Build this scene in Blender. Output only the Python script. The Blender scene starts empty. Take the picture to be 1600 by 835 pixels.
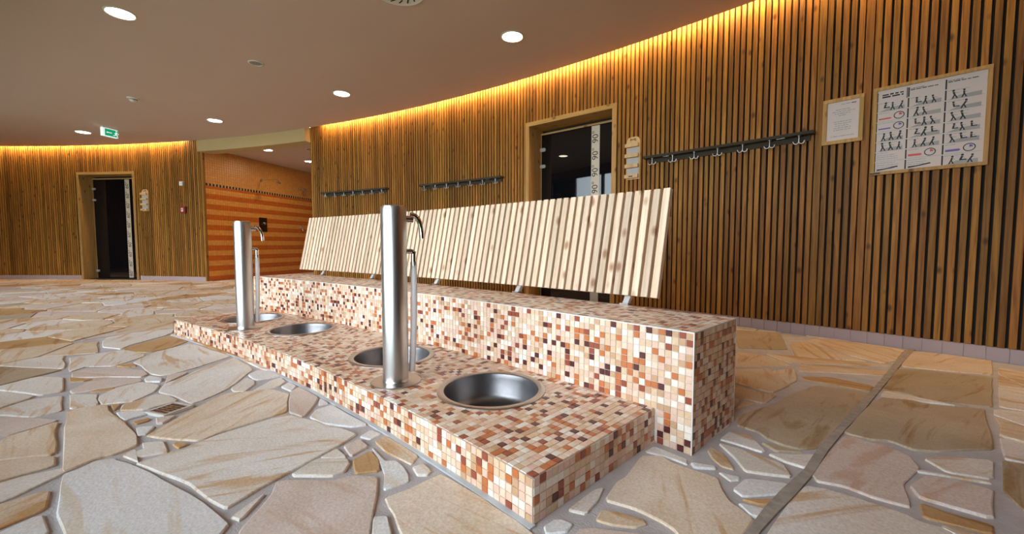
import bpy, bmesh, math, random
from math import sin, cos, pi, radians, degrees, hypot, atan2
from mathutils import Vector, Matrix

random.seed(11)
scene = bpy.context.scene
C = scene.collection

# ------------------------------------------------------------------ camera, sky, light, exposure
RC = 14.5            # the hall is a ring: its centre lies RC metres in front of the world origin
def P(r, th, z=0.0):
    t = radians(th)
    return Vector((r * cos(t), r * sin(t) - RC, z))

cam_d = bpy.data.cameras.new('camera')
cam_d.sensor_fit = 'HORIZONTAL'; cam_d.sensor_width = 36.0
cam_d.lens = 640.1 / 1600.0 * 36.0
cam_d.clip_start = 0.05; cam_d.clip_end = 200
cam = bpy.data.objects.new('camera', cam_d); C.objects.link(cam)
CAM = Vector((0.7273, 13.7101 - RC, 0.7552))
cam.location = CAM
cam.rotation_euler = (pi / 2 - 0.0551, 0.0, 0.8051)
scene.camera = cam

world = bpy.data.worlds.new('sky'); scene.world = world
world.use_nodes = True
bg = world.node_tree.nodes['Background']
bg.inputs['Color'].default_value = (0.80, 0.89, 1.0, 1)
bg.inputs['Strength'].default_value = 11.5

scene.view_settings.view_transform = 'Standard'
scene.view_settings.look = 'None'
scene.view_settings.gamma = 1.0
scene.view_settings.use_curve_mapping = False
scene.view_settings.exposure = 0.0
scene.cycles.use_denoising = True
scene.cycles.max_bounces = 7
scene.cycles.diffuse_bounces = 5
scene.cycles.glossy_bounces = 3
scene.cycles.transparent_max_bounces = 8
scene.cycles.sample_clamp_indirect = 6.0
scene.cycles.caustics_reflective = False
scene.cycles.caustics_refractive = False

R1, R2, R3 = 14.487, 15.163, 15.579      # platform front, bench front, bench back
RW = 17.80                               # slatted outer wall
RE = 17.66                               # ceiling edge in front of the light cove
HC = 2.804                               # ceiling height
RI = 13.0                                # glazed inner wall
TP0, TP1 = 90.0, 104.53                  # platform ends
TB0, TB1 = 89.462, 104.85                # bench ends
T = 0.026                                # mosaic pitch
HP, HB = 5 * T, 17 * T                   # platform and bench height
W_FIRST, W_LAST, W_STEP = 86.6, 133.0, 4.2   # glazed bays of the inner wall
COVE_W = 15.0                            # watts per metre-long strip in the cove

def area_light(name, loc, direction, sx, sy, watts, col, roll_x=None, portal=False):
    l = bpy.data.lights.new(name, 'AREA'); l.shape = 'RECTANGLE'
    l.size = sx; l.size_y = sy; l.energy = watts; l.color = col
    o = bpy.data.objects.new(name, l); C.objects.link(o)
    z = -Vector(direction).normalized()
    x = Vector(roll_x) if roll_x is not None else Vector((1, 0, 0))
    x = (x - z * x.dot(z)).normalized(); y = z.cross(x)
    o.matrix_world = Matrix.Translation(loc) @ Matrix((x, y, z)).transposed().to_4x4()
    if portal: l.cycles.is_portal = True
    return o

# warm strips lying in the cove between ceiling edge and slats
def cove(th0, th1):
    n = max(1, round(radians(th1 - th0) * 17.7 / 0.8))
    for i in range(n):
        th = th0 + (th1 - th0) * (i + 0.5) / n
        a = radians(th - 90)
        area_light('cove_strip_light', P(17.70, th, 2.875), P(0.75, th) - P(0, th) + Vector((0, 0, -0.65)), 0.8, 0.02, COVE_W * 0.8,
                   (1.0, 0.64, 0.27), (cos(a), sin(a), 0))
cove(78.0, 112.7); cove(123.8, 146.0)

# daylight enters through the bays of the inner wall (portals guide the sampling of the sky)
bays = []
th = W_FIRST
while th + W_STEP <= W_LAST:
    bays.append((th, th + W_STEP)); th += W_STEP
for b0, b1 in bays:
    tm = (b0 + b1) / 2; a = radians(tm - 90)
    area_light('window_portal', P(RI - 0.06, tm, 1.37), P(1, tm) - P(0, tm), 0.92, 2.4, 1, (1, 1, 1), (cos(a), sin(a), 0), True)

# ------------------------------------------------------------------ materials
def new_mat(name):
    m = bpy.data.materials.new(name); m.use_nodes = True
    nt = m.node_tree
    return m, nt, nt.nodes['Principled BSDF']
def nd(nt, kind, **kw):
    n = nt.nodes.new(kind)
    for k, v in kw.items():
        if k in n.inputs: n.inputs[k].default_value = v
        else: setattr(n, k, v)
    return n
def lk(nt, a, b): nt.links.new(a, b)
def rgb(c): return (c[0], c[1], c[2], 1.0)

def plain(name, col, rough=0.5, metal=0.0, spec=0.5, noise=0.0, nscale=8.0, bump=0.0, bscale=60.0, emit=None, estr=0.0):
    m, nt, b = new_mat(name)
    b.inputs['Base Color'].default_value = rgb(col)
    b.inputs['Roughness'].default_value = rough
    b.inputs['Metallic'].default_value = metal
    b.inputs['Specular IOR Level'].default_value = spec
    tc = nd(nt, 'ShaderNodeTexCoord')
    if noise > 0:
        n = nd(nt, 'ShaderNodeTexNoise', Scale=nscale, Detail=5.0)
        lk(nt, tc.outputs['Object'], n.inputs['Vector'])
        r = nd(nt, 'ShaderNodeValToRGB')
        r.color_ramp.elements[0].position = 0.3; r.color_ramp.elements[1].position = 0.7
        r.color_ramp.elements[0].color = rgb([c * (1 - noise) for c in col])
        r.color_ramp.elements[1].color = rgb([min(1, c * (1 + noise)) for c in col])
        lk(nt, n.outputs['Fac'], r.inputs['Fac']); lk(nt, r.outputs['Color'], b.inputs['Base Color'])
    if bump > 0:
        n2 = nd(nt, 'ShaderNodeTexNoise', Scale=bscale, Detail=4.0)
        lk(nt, tc.outputs['Object'], n2.inputs['Vector'])
        bp = nd(nt, 'ShaderNodeBump', Strength=bump, Distance=0.01)
        lk(nt, n2.outputs['Fac'], bp.inputs['Height']); lk(nt, bp.outputs['Normal'], b.inputs['Normal'])
    if emit is not None:
        b.inputs['Emission Color'].default_value = rgb(emit)
        b.inputs['Emission Strength'].default_value = estr
    return m

def wood(name, dark, light, knot=(0.10, 0.035, 0.012), rough=0.55, gx=55.0, gz=2.2, knots=True, var=0.35):
    """straight-grained board, grain along local z, every board with its own tone and knots"""
    m, nt, b = new_mat(name)
    tc = nd(nt, 'ShaderNodeTexCoord'); oi = nd(nt, 'ShaderNodeObjectInfo')
    mul = nd(nt, 'ShaderNodeMath', operation='MULTIPLY'); mul.inputs[1].default_value = 57.3
    lk(nt, oi.outputs['Random'], mul.inputs[0])
    cmb = nd(nt, 'ShaderNodeCombineXYZ')
    for k in 'XYZ': lk(nt, mul.outputs[0], cmb.inputs[k])
    add = nd(nt, 'ShaderNodeVectorMath', operation='ADD')
    lk(nt, tc.outputs['Object'], add.inputs[0]); lk(nt, cmb.outputs[0], add.inputs[1])
    mp = nd(nt, 'ShaderNodeMapping'); mp.inputs['Scale'].default_value = (gx, gx, gz)
    lk(nt, add.outputs[0], mp.inputs['Vector'])
    n = nd(nt, 'ShaderNodeTexNoise', Scale=1.0, Detail=6.0, Roughness=0.6, Distortion=0.6)
    lk(nt, mp.outputs[0], n.inputs['Vector'])
    r = nd(nt, 'ShaderNodeValToRGB')
    r.color_ramp.elements[0].position = 0.32; r.color_ramp.elements[0].color = rgb(dark)
    r.color_ramp.elements[1].position = 0.66; r.color_ramp.elements[1].color = rgb(light)
    lk(nt, n.outputs['Fac'], r.inputs['Fac'])
    col = r.outputs['Color']
    if knots:
        mk = nd(nt, 'ShaderNodeMapping'); mk.inputs['Scale'].default_value = (9.0, 9.0, 5.2)
        lk(nt, add.outputs[0], mk.inputs['Vector'])
        v = nd(nt, 'ShaderNodeTexVoronoi', Scale=1.0)
        lk(nt, mk.outputs[0], v.inputs['Vector'])
        rk = nd(nt, 'ShaderNodeValToRGB')
        rk.color_ramp.elements[0].position = 0.07; rk.color_ramp.elements[0].color = (.8, .8, .8, 1)
        rk.color_ramp.elements[1].position = 0.19; rk.color_ramp.elements[1].color = (0, 0, 0, 1)
        lk(nt, v.outputs['Distance'], rk.inputs['Fac'])
        mx = nd(nt, 'ShaderNodeMix', data_type='RGBA')
        lk(nt, rk.outputs['Color'], mx.inputs['Factor'])
        lk(nt, col, mx.inputs['A']); mx.inputs['B'].default_value = rgb(knot)
        col = mx.outputs['Result']
    hs = nd(nt, 'ShaderNodeHueSaturation')
    wn = nd(nt, 'ShaderNodeTexWhiteNoise', noise_dimensions='1D')
    lk(nt, mul.outputs[0], wn.inputs['W'])
    mr = nd(nt, 'ShaderNodeMapRange'); mr.inputs['To Min'].default_value = 1 - var; mr.inputs['To Max'].default_value = 1 + var * 0.75
    lk(nt, wn.outputs['Value'], mr.inputs['Value']); lk(nt, mr.outputs[0], hs.inputs['Value'])
    mh = nd(nt, 'ShaderNodeMapRange'); mh.inputs['To Min'].default_value = 0.494; mh.inputs['To Max'].default_value = 0.506
    lk(nt, oi.outputs['Random'], mh.inputs['Value']); lk(nt, mh.outputs[0], hs.inputs['Hue'])
    lk(nt, col, hs.inputs['Color']); lk(nt, hs.outputs['Color'], b.inputs['Base Color'])
    b.inputs['Roughness'].default_value = rough; b.inputs['Specular IOR Level'].default_value = 0.2
    bp = nd(nt, 'ShaderNodeBump', Strength=0.15, Distance=0.004)
    lk(nt, n.outputs['Fac'], bp.inputs['Height']); lk(nt, bp.outputs['Normal'], b.inputs['Normal'])
    return m

def stone(name, base, vein, pale, rough=0.5):
    m, nt, b = new_mat(name)
    geo = nd(nt, 'ShaderNodeNewGeometry'); oi = nd(nt, 'ShaderNodeObjectInfo')
    ang = nd(nt, 'ShaderNodeMath', operation='MULTIPLY'); ang.inputs[1].default_value = 40.0
    lk(nt, oi.outputs['Random'], ang.inputs[0])
    tco = nd(nt, 'ShaderNodeTexCoord')
    add = nd(nt, 'ShaderNodeVectorMath', operation='ADD')
    lk(nt, tco.outputs['Object'], add.inputs[0])
    cmb = nd(nt, 'ShaderNodeCombineXYZ')
    lk(nt, ang.outputs[0], cmb.inputs['Z']); lk(nt, cmb.outputs[0], add.inputs[1])
    # broad clouds
    n1 = nd(nt, 'ShaderNodeTexNoise', Scale=3.0, Detail=5.0, Roughness=0.55, Distortion=0.8)
    lk(nt, add.outputs[0], n1.inputs['Vector'])
    r1 = nd(nt, 'ShaderNodeValToRGB')
    r1.color_ramp.elements[0].position = 0.35; r1.color_ramp.elements[0].color = rgb(base)
    r1.color_ramp.elements[1].position = 0.68; r1.color_ramp.elements[1].color = rgb(pale)
    lk(nt, n1.outputs['Fac'], r1.inputs['Fac'])
    # stretched iron-stained bands
    mp = nd(nt, 'ShaderNodeMapping'); mp.inputs['Scale'].default_value = (1.1, 7.0, 1.0)
    lk(nt, add.outputs[0], mp.inputs['Vector'])
    n2 = nd(nt, 'ShaderNodeTexNoise', Scale=1.3, Detail=7.0, Roughness=0.6, Distortion=1.6)
    lk(nt, mp.outputs[0], n2.inputs['Vector'])
    r2 = nd(nt, 'ShaderNodeValToRGB')
    e = r2.color_ramp.elements
    e[0].position = 0.53; e[0].color = (0, 0, 0, 1); e[1].position = 0.63; e[1].color = (0.9, 0.9, 0.9, 1)
    lk(nt, n2.outputs['Fac'], r2.inputs['Fac'])
    mx = nd(nt, 'ShaderNodeMix', data_type='RGBA')
    lk(nt, r2.outputs['Color'], mx.inputs['Factor']); lk(nt, r1.outputs['Color'], mx.inputs['A']); mx.inputs['B'].default_value = rgb(vein)
    # fine speckle
    n3 = nd(nt, 'ShaderNodeTexNoise', Scale=130.0, Detail=3.0)
    lk(nt, geo.outputs['Position'], n3.inputs['Vector'])
    mr = nd(nt, 'ShaderNodeMapRange'); mr.inputs['From Min'].default_value = 0.3; mr.inputs['From Max'].default_value = 0.7
    mr.inputs['To Min'].default_value = 0.86; mr.inputs['To Max'].default_value = 1.12
    lk(nt, n3.outputs['Fac'], mr.inputs['Value'])
    hs = nd(nt, 'ShaderNodeHueSaturation'); lk(nt, mr.outputs[0], hs.inputs['Value']); lk(nt, mx.outputs['Result'], hs.inputs['Color'])
    lk(nt, hs.outputs['Color'], b.inputs['Base Color'])
    b.inputs['Roughness'].default_value = rough
    b.inputs['Specular IOR Level'].default_value = 0.4
    n4 = nd(nt, 'ShaderNodeTexNoise', Scale=28.0, Detail=6.0, Roughness=0.65)
    lk(nt, geo.outputs['Position'], n4.inputs['Vector'])
    bp = nd(nt, 'ShaderNodeBump', Strength=0.35, Distance=0.006)
    lk(nt, n4.outputs['Fac'], bp.inputs['Height']); lk(nt, bp.outputs['Normal'], b.inputs['Normal'])
    return m

def brushed(name, col, rough, gx=400.0, gz=3.0, aniso=0.5):
    m, nt, b = new_mat(name)
    b.inputs['Base Color'].default_value = rgb(col); b.inputs['Metallic'].default_value = 1.0
    tc = nd(nt, 'ShaderNodeTexCoord')
    mp = nd(nt, 'ShaderNodeMapping'); mp.inputs['Scale'].default_value = (gx, gx, gz)
    lk(nt, tc.outputs['Object'], mp.inputs['Vector'])
    n = nd(nt, 'ShaderNodeTexNoise', Scale=1.0, Detail=3.0); lk(nt, mp.outputs[0], n.inputs['Vector'])
    mr = nd(nt, 'ShaderNodeMapRange'); mr.inputs['To Min'].default_value = rough * 0.8; mr.inputs['To Max'].default_value = rough * 1.25
    lk(nt, n.outputs['Fac'], mr.inputs['Value']); lk(nt, mr.outputs[0], b.inputs['Roughness'])
    bp = nd(nt, 'ShaderNodeBump', Strength=0.03, Distance=0.001)
    lk(nt, n.outputs['Fac'], bp.inputs['Height']); lk(nt, bp.outputs['Normal'], b.inputs['Normal'])
    return m

def attr_mat(name, attr, rough, spec=0.5, noise=0.06, nscale=90.0):
    """glazed tile: each tile brings its own colour in a face attribute"""
    m, nt, b = new_mat(name)
    a = nd(nt, 'ShaderNodeAttribute', attribute_name=attr)
    geo = nd(nt, 'ShaderNodeNewGeometry')
    n = nd(nt, 'ShaderNodeTexNoise', Scale=nscale, Detail=3.0); lk(nt, geo.outputs['Position'], n.inputs['Vector'])
    mr = nd(nt, 'ShaderNodeMapRange'); mr.inputs['From Min'].default_value = 0.3; mr.inputs['From Max'].default_value = 0.7
    mr.inputs['To Min'].default_value = 1 - noise; mr.inputs['To Max'].default_value = 1 + noise
    lk(nt, n.outputs['Fac'], mr.inputs['Value'])
    hs = nd(nt, 'ShaderNodeHueSaturation'); lk(nt, mr.outputs[0], hs.inputs['Value']); lk(nt, a.outputs['Color'], hs.inputs['Color'])
    lk(nt, hs.outputs['Color'], b.inputs['Base Color'])
    b.inputs['Roughness'].default_value = rough; b.inputs['Specular IOR Level'].default_value = spec
    return m

def pane_glass(name, tint):
    m, nt, b = new_mat(name)
    nt.nodes.remove(b)
    tr = nd(nt, 'ShaderNodeBsdfTransparent', Color=rgb(tint)); gl = nd(nt, 'ShaderNodeBsdfGlossy', Roughness=0.01)
    fr = nd(nt, 'ShaderNodeFresnel', IOR=1.45); mx = nd(nt, 'ShaderNodeMixShader')
    lk(nt, fr.outputs[0], mx.inputs[0]); lk(nt, tr.outputs[0], mx.inputs[1]); lk(nt, gl.outputs[0], mx.inputs[2])
    lk(nt, mx.outputs[0], nt.nodes['Material Output'].inputs['Surface'])
    return m

def sr(r, g, b):
    f = lambda c: ((c / 255 + 0.055) / 1.055) ** 2.4 if c > 10.3 else c / 255 / 12.92
    return (f(r), f(g), f(b))

M = {}
M['slat'] = wood('larch_wall_slat', (0.168, 0.062, 0.010), (0.345, 0.156, 0.027), knot=(0.045, 0.013, 0.004))
M['frame'] = wood('larch_door_frame', (0.34, 0.185, 0.055), (0.48, 0.285, 0.10), var=0.12)
M['back'] = wood('pale_larch', (0.62, 0.43, 0.285), (0.82, 0.63, 0.465), knot=(0.30, 0.12, 0.045), var=0.16, gx=45, gz=1.6)
M['holder'] = wood('pale_pine', (0.52, 0.33, 0.15), (0.66, 0.46, 0.24), var=0.06, knots=False)
M['backing'] = plain('black_backing', (0.012, 0.009, 0.007), 0.9, noise=0.3)
M['ceiling'] = plain('ceiling_paint', (0.63, 0.485, 0.44), 0.85, noise=0.015, nscale=1.2, bump=0.02)
M['paint'] = plain('wall_paint', (0.62, 0.58, 0.52), 0.8, noise=0.03, bump=0.03)
M['innerwall'] = plain('brown_panel', (0.22, 0.13, 0.07), 0.7, noise=0.1)
M['cream'] = plain('cream_paint', (0.50, 0.36, 0.18), 0.8, noise=0.02, bump=0.02)
M['mortar'] = plain('mortar', (0.50, 0.46, 0.455), 0.85, noise=0.10, nscale=14, bump=0.3, bscale=160)
M['joint'] = plain('expansion_joint', (0.36, 0.31, 0.26), 0.8, noise=0.2, nscale=30, bump=0.2)
M['caulk'] = plain('silicone', (0.50, 0.54, 0.57), 0.45, noise=0.05)
M['grout'] = plain('mosaic_grout', (0.72, 0.64, 0.57), 0.8, noise=0.06, nscale=40)
M['tile'] = attr_mat('mosaic_glaze', 'tile_colour', 0.28)
M['walltile'] = attr_mat('wall_tile_glaze', 'tile_colour', 0.35, noise=0.05, nscale=30)
M['skirt'] = plain('skirting_tile', (0.42, 0.325, 0.32), 0.4, noise=0.04)
M['trim'] = plain('white_edge_trim', (0.68, 0.65, 0.60), 0.4, noise=0.03)
M['steel'] = brushed('brushed_steel', (0.58, 0.56, 0.54), 0.31)
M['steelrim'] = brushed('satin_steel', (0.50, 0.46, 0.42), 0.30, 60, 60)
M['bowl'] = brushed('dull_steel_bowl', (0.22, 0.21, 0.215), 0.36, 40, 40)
M['chrome'] = plain('chrome', (0.78, 0.78, 0.80), 0.08, metal=1.0, noise=0.02)
M['darkmetal'] = plain('dark_grey_rail', (0.05, 0.04, 0.028), 0.75, spec=0.15, noise=0.1)
M['hook'] = plain('hook_steel', (0.42, 0.40, 0.38), 0.3, metal=1.0, noise=0.05)
M['bracket'] = plain('polished_bracket', (0.85, 0.85, 0.86), 0.35, metal=0.55, noise=0.02)
M['blackglass'] = plain('smoked_glass', (0.004, 0.004, 0.005), 0.02, spec=0.5, noise=0.05)
M['strip'] = plain('frosted_strip', (0.58, 0.48, 0.36), 0.5, noise=0.03)
M['ink'] = plain('black_ink', (0.012, 0.011, 0.010), 0.6, noise=0.1)
M['hinge'] = plain('satin_hinge', (0.55, 0.55, 0.53), 0.35, metal=0.6, noise=0.03)
M['paper'] = plain('paper', (0.60, 0.51, 0.47), 0.6, noise=0.02)
M['card'] = plain('grey_card', (0.44, 0.40, 0.38), 0.6, noise=0.03)
M['grey'] = plain('grey_ink', (0.33, 0.31, 0.30), 0.6, noise=0.05)
M['red'] = plain('red_ink', (0.55, 0.05, 0.03), 0.5, noise=0.05)
M['purple'] = plain('purple_ink', (0.13, 0.08, 0.34), 0.5, noise=0.05)
M['redbox'] = plain('red_plastic', (0.26, 0.03, 0.025), 0.4, noise=0.05)
M['white'] = plain('white_plastic', (0.72, 0.70, 0.67), 0.45, noise=0.02)
M['lamp'] = plain('lamp_diffuser', (0.9, 0.9, 0.88), 0.5, emit=(1.0, 0.86, 0.68), estr=24.0)
M['lampniche'] = plain('niche_lamp_diffuser', (0.9, 0.9, 0.88), 0.5, emit=(1.0, 0.82, 0.58), estr=130.0)
M['signwhite'] = plain('sign_white', (0.8, 0.85, 0.85), 0.4, emit=(0.80, 0.95, 0.92), estr=0.75)
M['signgreen'] = plain('sign_green', (0.0, 0.22, 0.10), 0.4, emit=(0.0, 0.30, 0.14), estr=0.9)
M['speaker'] = plain('grille_grey', (0.30, 0.28, 0.28), 0.6, noise=0.1)
M['darkslot'] = plain('dark_slot', (0.02, 0.017, 0.014), 0.8, noise=0.1)
M['winframe'] = plain('window_frame_paint', (0.05, 0.05, 0.055), 0.45, noise=0.05)
M['clear'] = pane_glass('clear_glass', (0.95, 0.97, 0.96))
M['lawn'] = plain('lawn', (0.10, 0.16, 0.05), 0.9, noise=0.4, nscale=3)
M['leaf'] = plain('hedge_leaf', (0.05, 0.09, 0.03), 0.8, noise=0.5, nscale=6)
M['bark'] = plain('bark', (0.10, 0.07, 0.05), 0.9, noise=0.3)
def milky(name, col):
    m, nt, b_ = new_mat(name)
    b_.inputs['Base Color'].default_value = rgb(col); b_.inputs['Roughness'].default_value = 0.25
    t = nd(nt, 'ShaderNodeBsdfTranslucent', Color=rgb(col)); mx = nd(nt, 'ShaderNodeMixShader'); mx.inputs[0].default_value = 0.3
    lk(nt, b_.outputs[0], mx.inputs[1]); lk(nt, t.outputs[0], mx.inputs[2]); lk(nt, mx.outputs[0], nt.nodes['Material Output'].inputs['Surface'])
    return m
M['hose'] = milky('milky_hose', (0.98, 0.95, 0.96))
STONES = {
    'w': stone('stone_white', (0.74, 0.71, 0.69), (0.72, 0.62, 0.50), (0.82, 0.80, 0.79)),
    'c': stone('stone_cream', (0.74, 0.65, 0.56), (0.62, 0.40, 0.22), (0.82, 0.77, 0.72)),
    't': stone('stone_tan', (0.65, 0.48, 0.32), (0.54, 0.30, 0.12), (0.76, 0.63, 0.49)),
    'y': stone('stone_light_tan', (0.72, 0.56, 0.40), (0.60, 0.37, 0.18), (0.82, 0.71, 0.59)),
    'p': stone('stone_pink', (0.64, 0.51, 0.43), (0.60, 0.40, 0.29), (0.74, 0.63, 0.57)),
    'b': stone('stone_brown', (0.50, 0.29, 0.13), (0.34, 0.16, 0.05), (0.58, 0.37, 0.18)),
    'g': stone('stone_grey_brown', (0.43, 0.33, 0.215), (0.33, 0.20, 0.09), (0.53, 0.43, 0.31)),
}

# ------------------------------------------------------------------ mesh helpers
class MB:
    def __init__(s): s.v = []; s.f = []; s.c = []; s.col = None
    def add(s, verts, faces):
        k = len(s.v); s.v += [tuple(v) for v in verts]
        for f in faces: s.f.append([i + k for i in f]); s.c.append(s.col)
    def box(s, x0, x1, y0, y1, z0, z1):
        s.add([(x0,y0,z0),(x1,y0,z0),(x1,y1,z0),(x0,y1,z0),(x0,y0,z1),(x1,y0,z1),(x1,y1,z1),(x0,y1,z1)],
              [(3,2,1,0),(4,5,6,7),(0,1,5,4),(1,2,6,5),(2,3,7,6),(3,0,4,7)])
        return s
    def slab(s, poly, z0, z1, inset=0.0, h=0.0):
        """prism on a ccw polygon in xy; with inset the upper edge is chamfered"""
        n = len(poly)
        lo = [(x, y, z0) for x, y in poly]
        if inset > 0:
            cx = sum(p[0] for p in poly) / n; cy = sum(p[1] for p in poly) / n
            mid = [(x, y, z1 - h) for x, y in poly]
            top = []
            for x, y in poly:
                d = hypot(x - cx, y - cy) or 1; k = max(0.0, 1 - inset / d)
                top.append((cx + (x - cx) * k, cy + (y - cy) * k, z1))
            s.add(lo + mid + top, [list(range(2*n, 3*n))] + [(i, (i+1) % n, n + (i+1) % n, n + i) for i in range(n)]
                  + [(n + i, n + (i+1) % n, 2*n + (i+1) % n, 2*n + i) for i in range(n)])
        else:
            top = [(x, y, z1) for x, y in poly]
            s.add(lo + top, [list(range(n, 2*n)), list(range(n))[::-1]] + [(i, (i+1) % n, n + (i+1) % n, n + i) for i in range(n)])
        return s
    def plate(s, poly, y0, y1):
        """prism on a polygon given in local x,z (ccw seen from -y), from y0 (front) to y1"""
        n = len(poly)
        s.add([(x, y0, z) for x, z in poly] + [(x, y1, z) for x, z in poly],
              [list(range(n)), list(range(n, 2*n))[::-1]] + [((i+1) % n, i, n + i, n + (i+1) % n) for i in range(n)])
        return s
    def lathe(s, prof, n=40, o=(0, 0, 0), close=False):
        m = len(prof); vs = []
        for i in range(n):
            a = 2 * pi * i / n
            for r, z in prof: vs.append((o[0] + r * cos(a), o[1] + r * sin(a), o[2] + z))
        fs = []
        for i in range(n):
            j = (i + 1) % n
            for k in range(m if close else m - 1):
                l = (k + 1) % m
                fs.append((i*m + k, j*m + k, j*m + l, i*m + l))
        s.add(vs, fs); return s
    def tube(s, path, rad, n=12, caps=True):
        path = [Vector(p) for p in path]; m = len(path)
        rads = rad if isinstance(rad, (list, tuple)) else [rad] * m
        t0 = (path[1] - path[0]).normalized()
        u = t0.orthogonal().normalized(); vs = []
        for i, p in enumerate(path):
            t = ((path[min(i+1, m-1)] - path[max(i-1, 0)])).normalized()
            u = (u - t * u.dot(t)).normalized(); w = t.cross(u)
            for k in range(n):
                a = 2 * pi * k / n; vs.append(p + (u * cos(a) + w * sin(a)) * rads[i])
        fs = [(i*n + k, i*n + (k+1) % n, (i+1)*n + (k+1) % n, (i+1)*n + k) for i in range(m-1) for k in range(n)]
        if caps: fs += [tuple(range(n))[::-1], tuple(range((m-1)*n, m*n))]
        s.add(vs, fs); return s
    def arc(s, r0, r1, th0, th1, z0, z1, n=None, ends=True):
        """block bent along the ring, world coordinates"""
        n = n or max(2, int(abs(th1 - th0) / 0.8)); vs = []
        for i in range(n + 1):
            t = th0 + (th1 - th0) * i / n
            vs += [P(r0, t, z0), P(r1, t, z0), P(r1, t, z1), P(r0, t, z1)]
        fs = []
        for i in range(n):
            a, b = 4*i, 4*i + 4
            for k in range(4): fs.append((a + k, a + (k+1) % 4, b + (k+1) % 4, b + k))
        if ends: fs += [(3, 2, 1, 0), (4*n, 4*n+1, 4*n+2, 4*n+3)]
        s.add(vs, fs); return s
    def mesh(s, name, mat, smooth=None):
        me = bpy.data.meshes.new(name); me.from_pydata(s.v, [], s.f); me.update()
        bm = bmesh.new(); bm.from_mesh(me); bmesh.ops.recalc_face_normals(bm, faces=bm.faces); bm.to_mesh(me); bm.free()
        if any(c is not None for c in s.c):
            at = me.attributes.new('tile_colour', 'FLOAT_COLOR', 'FACE')
            buf = []
            for c in s.c: buf += [c[0], c[1], c[2], 1.0]
            at.data.foreach_set('color', buf)
        if mat is not None: me.materials.append(M[mat] if isinstance(mat, str) else mat)
        if smooth:
            me.polygons.foreach_set('use_smooth', [True] * len(me.polygons))
            me.set_sharp_from_angle(angle=radians(smooth))
        return me
    def build(s, name, mat, parent=None, loc=None, rot=None, smooth=None):
        return link(name, s.mesh(name, mat, smooth), parent, loc, rot)

def link(name, data, parent=None, loc=None, rot=None):
    o = bpy.data.objects.new(name, data); C.objects.link(o)
    if loc is not None: o.location = loc
    if rot is not None: o.rotation_euler = rot
    o.parent = parent
    return o
def tag(o, label, cat, group=None):
    o['label'] = label; o['category'] = cat
    if group: o['group'] = group
    return o
def struct(o, label=None):
    o['kind'] = 'structure'
    if label: o['label'] = label
    return o
def empty(name, loc=(0, 0, 0), rz=0.0):
    o = bpy.data.objects.new(name, None); C.objects.link(o); o.location = loc; o.rotation_euler = (0, 0, rz)
    o.empty_display_size = 0.1
    return o
def ring_empty(name, r, th, z=0.0): return empty(name, P(r, th, z), radians(th - 90))   # local x to the right, y out to the wall
def text_mesh(body, size, mat):
    cu = bpy.data.curves.new('txt', 'FONT'); cu.body = body; cu.size = size; cu.align_x = 'CENTER'; cu.align_y = 'CENTER'
    cu.extrude = 0.0006
    ob = bpy.data.objects.new('txt', cu); C.objects.link(ob)
    dg = bpy.context.evaluated_depsgraph_get()
    me = bpy.data.meshes.new_from_object(ob.evaluated_get(dg))
    bpy.data.objects.remove(ob); bpy.data.curves.remove(cu)
    me.materials.clear(); me.materials.append(M[mat]); return me
def rounded(x0, x1, z0, z1, r, seg=5):
    pts = []
    for cx, cz, a0 in ((x1-r, z0+r, -90), (x1-r, z1-r, 0), (x0+r, z1-r, 90), (x0+r, z0+r, 180)):
        for i in range(seg + 1):
            a = radians(a0 + 90 * i / seg); pts.append((cx + r*cos(a), cz + r*sin(a)))
    return pts
def circle_xz(cx, cz, r, n=16, r2=None): return [(cx + r*cos(2*pi*i/n), cz + (r2 or r)*sin(2*pi*i/n)) for i in range(n)]

# polygon tools for the paving
def clip(poly, p, n):
    """keep the part of poly where (q - p).n <= 0"""
    out = []; m = len(poly)
    for i in range(m):
        a, b = poly[i], poly[(i+1) % m]
        da = (a[0]-p[0])*n[0] + (a[1]-p[1])*n[1]; db = (b[0]-p[0])*n[0] + (b[1]-p[1])*n[1]
        if da <= 0: out.append(a)
        if (da < 0 < db) or (db < 0 < da):
            t = da / (da - db); out.append((a[0] + (b[0]-a[0])*t, a[1] + (b[1]-a[1])*t))
    return out
def area(poly): return 0.5 * sum(poly[i][0]*poly[(i+1) % len(poly)][1] - poly[(i+1) % len(poly)][0]*poly[i][1] for i in range(len(poly)))
def centroid(poly): return (sum(p[0] for p in poly)/len(poly), sum(p[1] for p in poly)/len(poly))
def inside(q, poly):
    r = False; m = len(poly)
    for i in range(m):
        a, b = poly[i], poly[i-1]
        if (a[1] > q[1]) != (b[1] > q[1]) and q[0] < (b[0]-a[0])*(q[1]-a[1])/(b[1]-a[1]) + a[0]: r = not r
    return r
def shrink(poly, d):
    """inset a convex ccw polygon by d"""
    out = list(poly); m = len(poly)
    for i in range(m):
        a, b = poly[i], poly[(i+1) % m]
        l = hypot(b[0]-a[0], b[1]-a[1])
        if l < 1e-6: continue
        n = ((b[1]-a[1])/l, -(b[0]-a[0])/l)
        out = clip(out, (a[0]-n[0]*d, a[1]-n[1]*d), n)
        if len(out) < 3: return []
    return out
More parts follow.
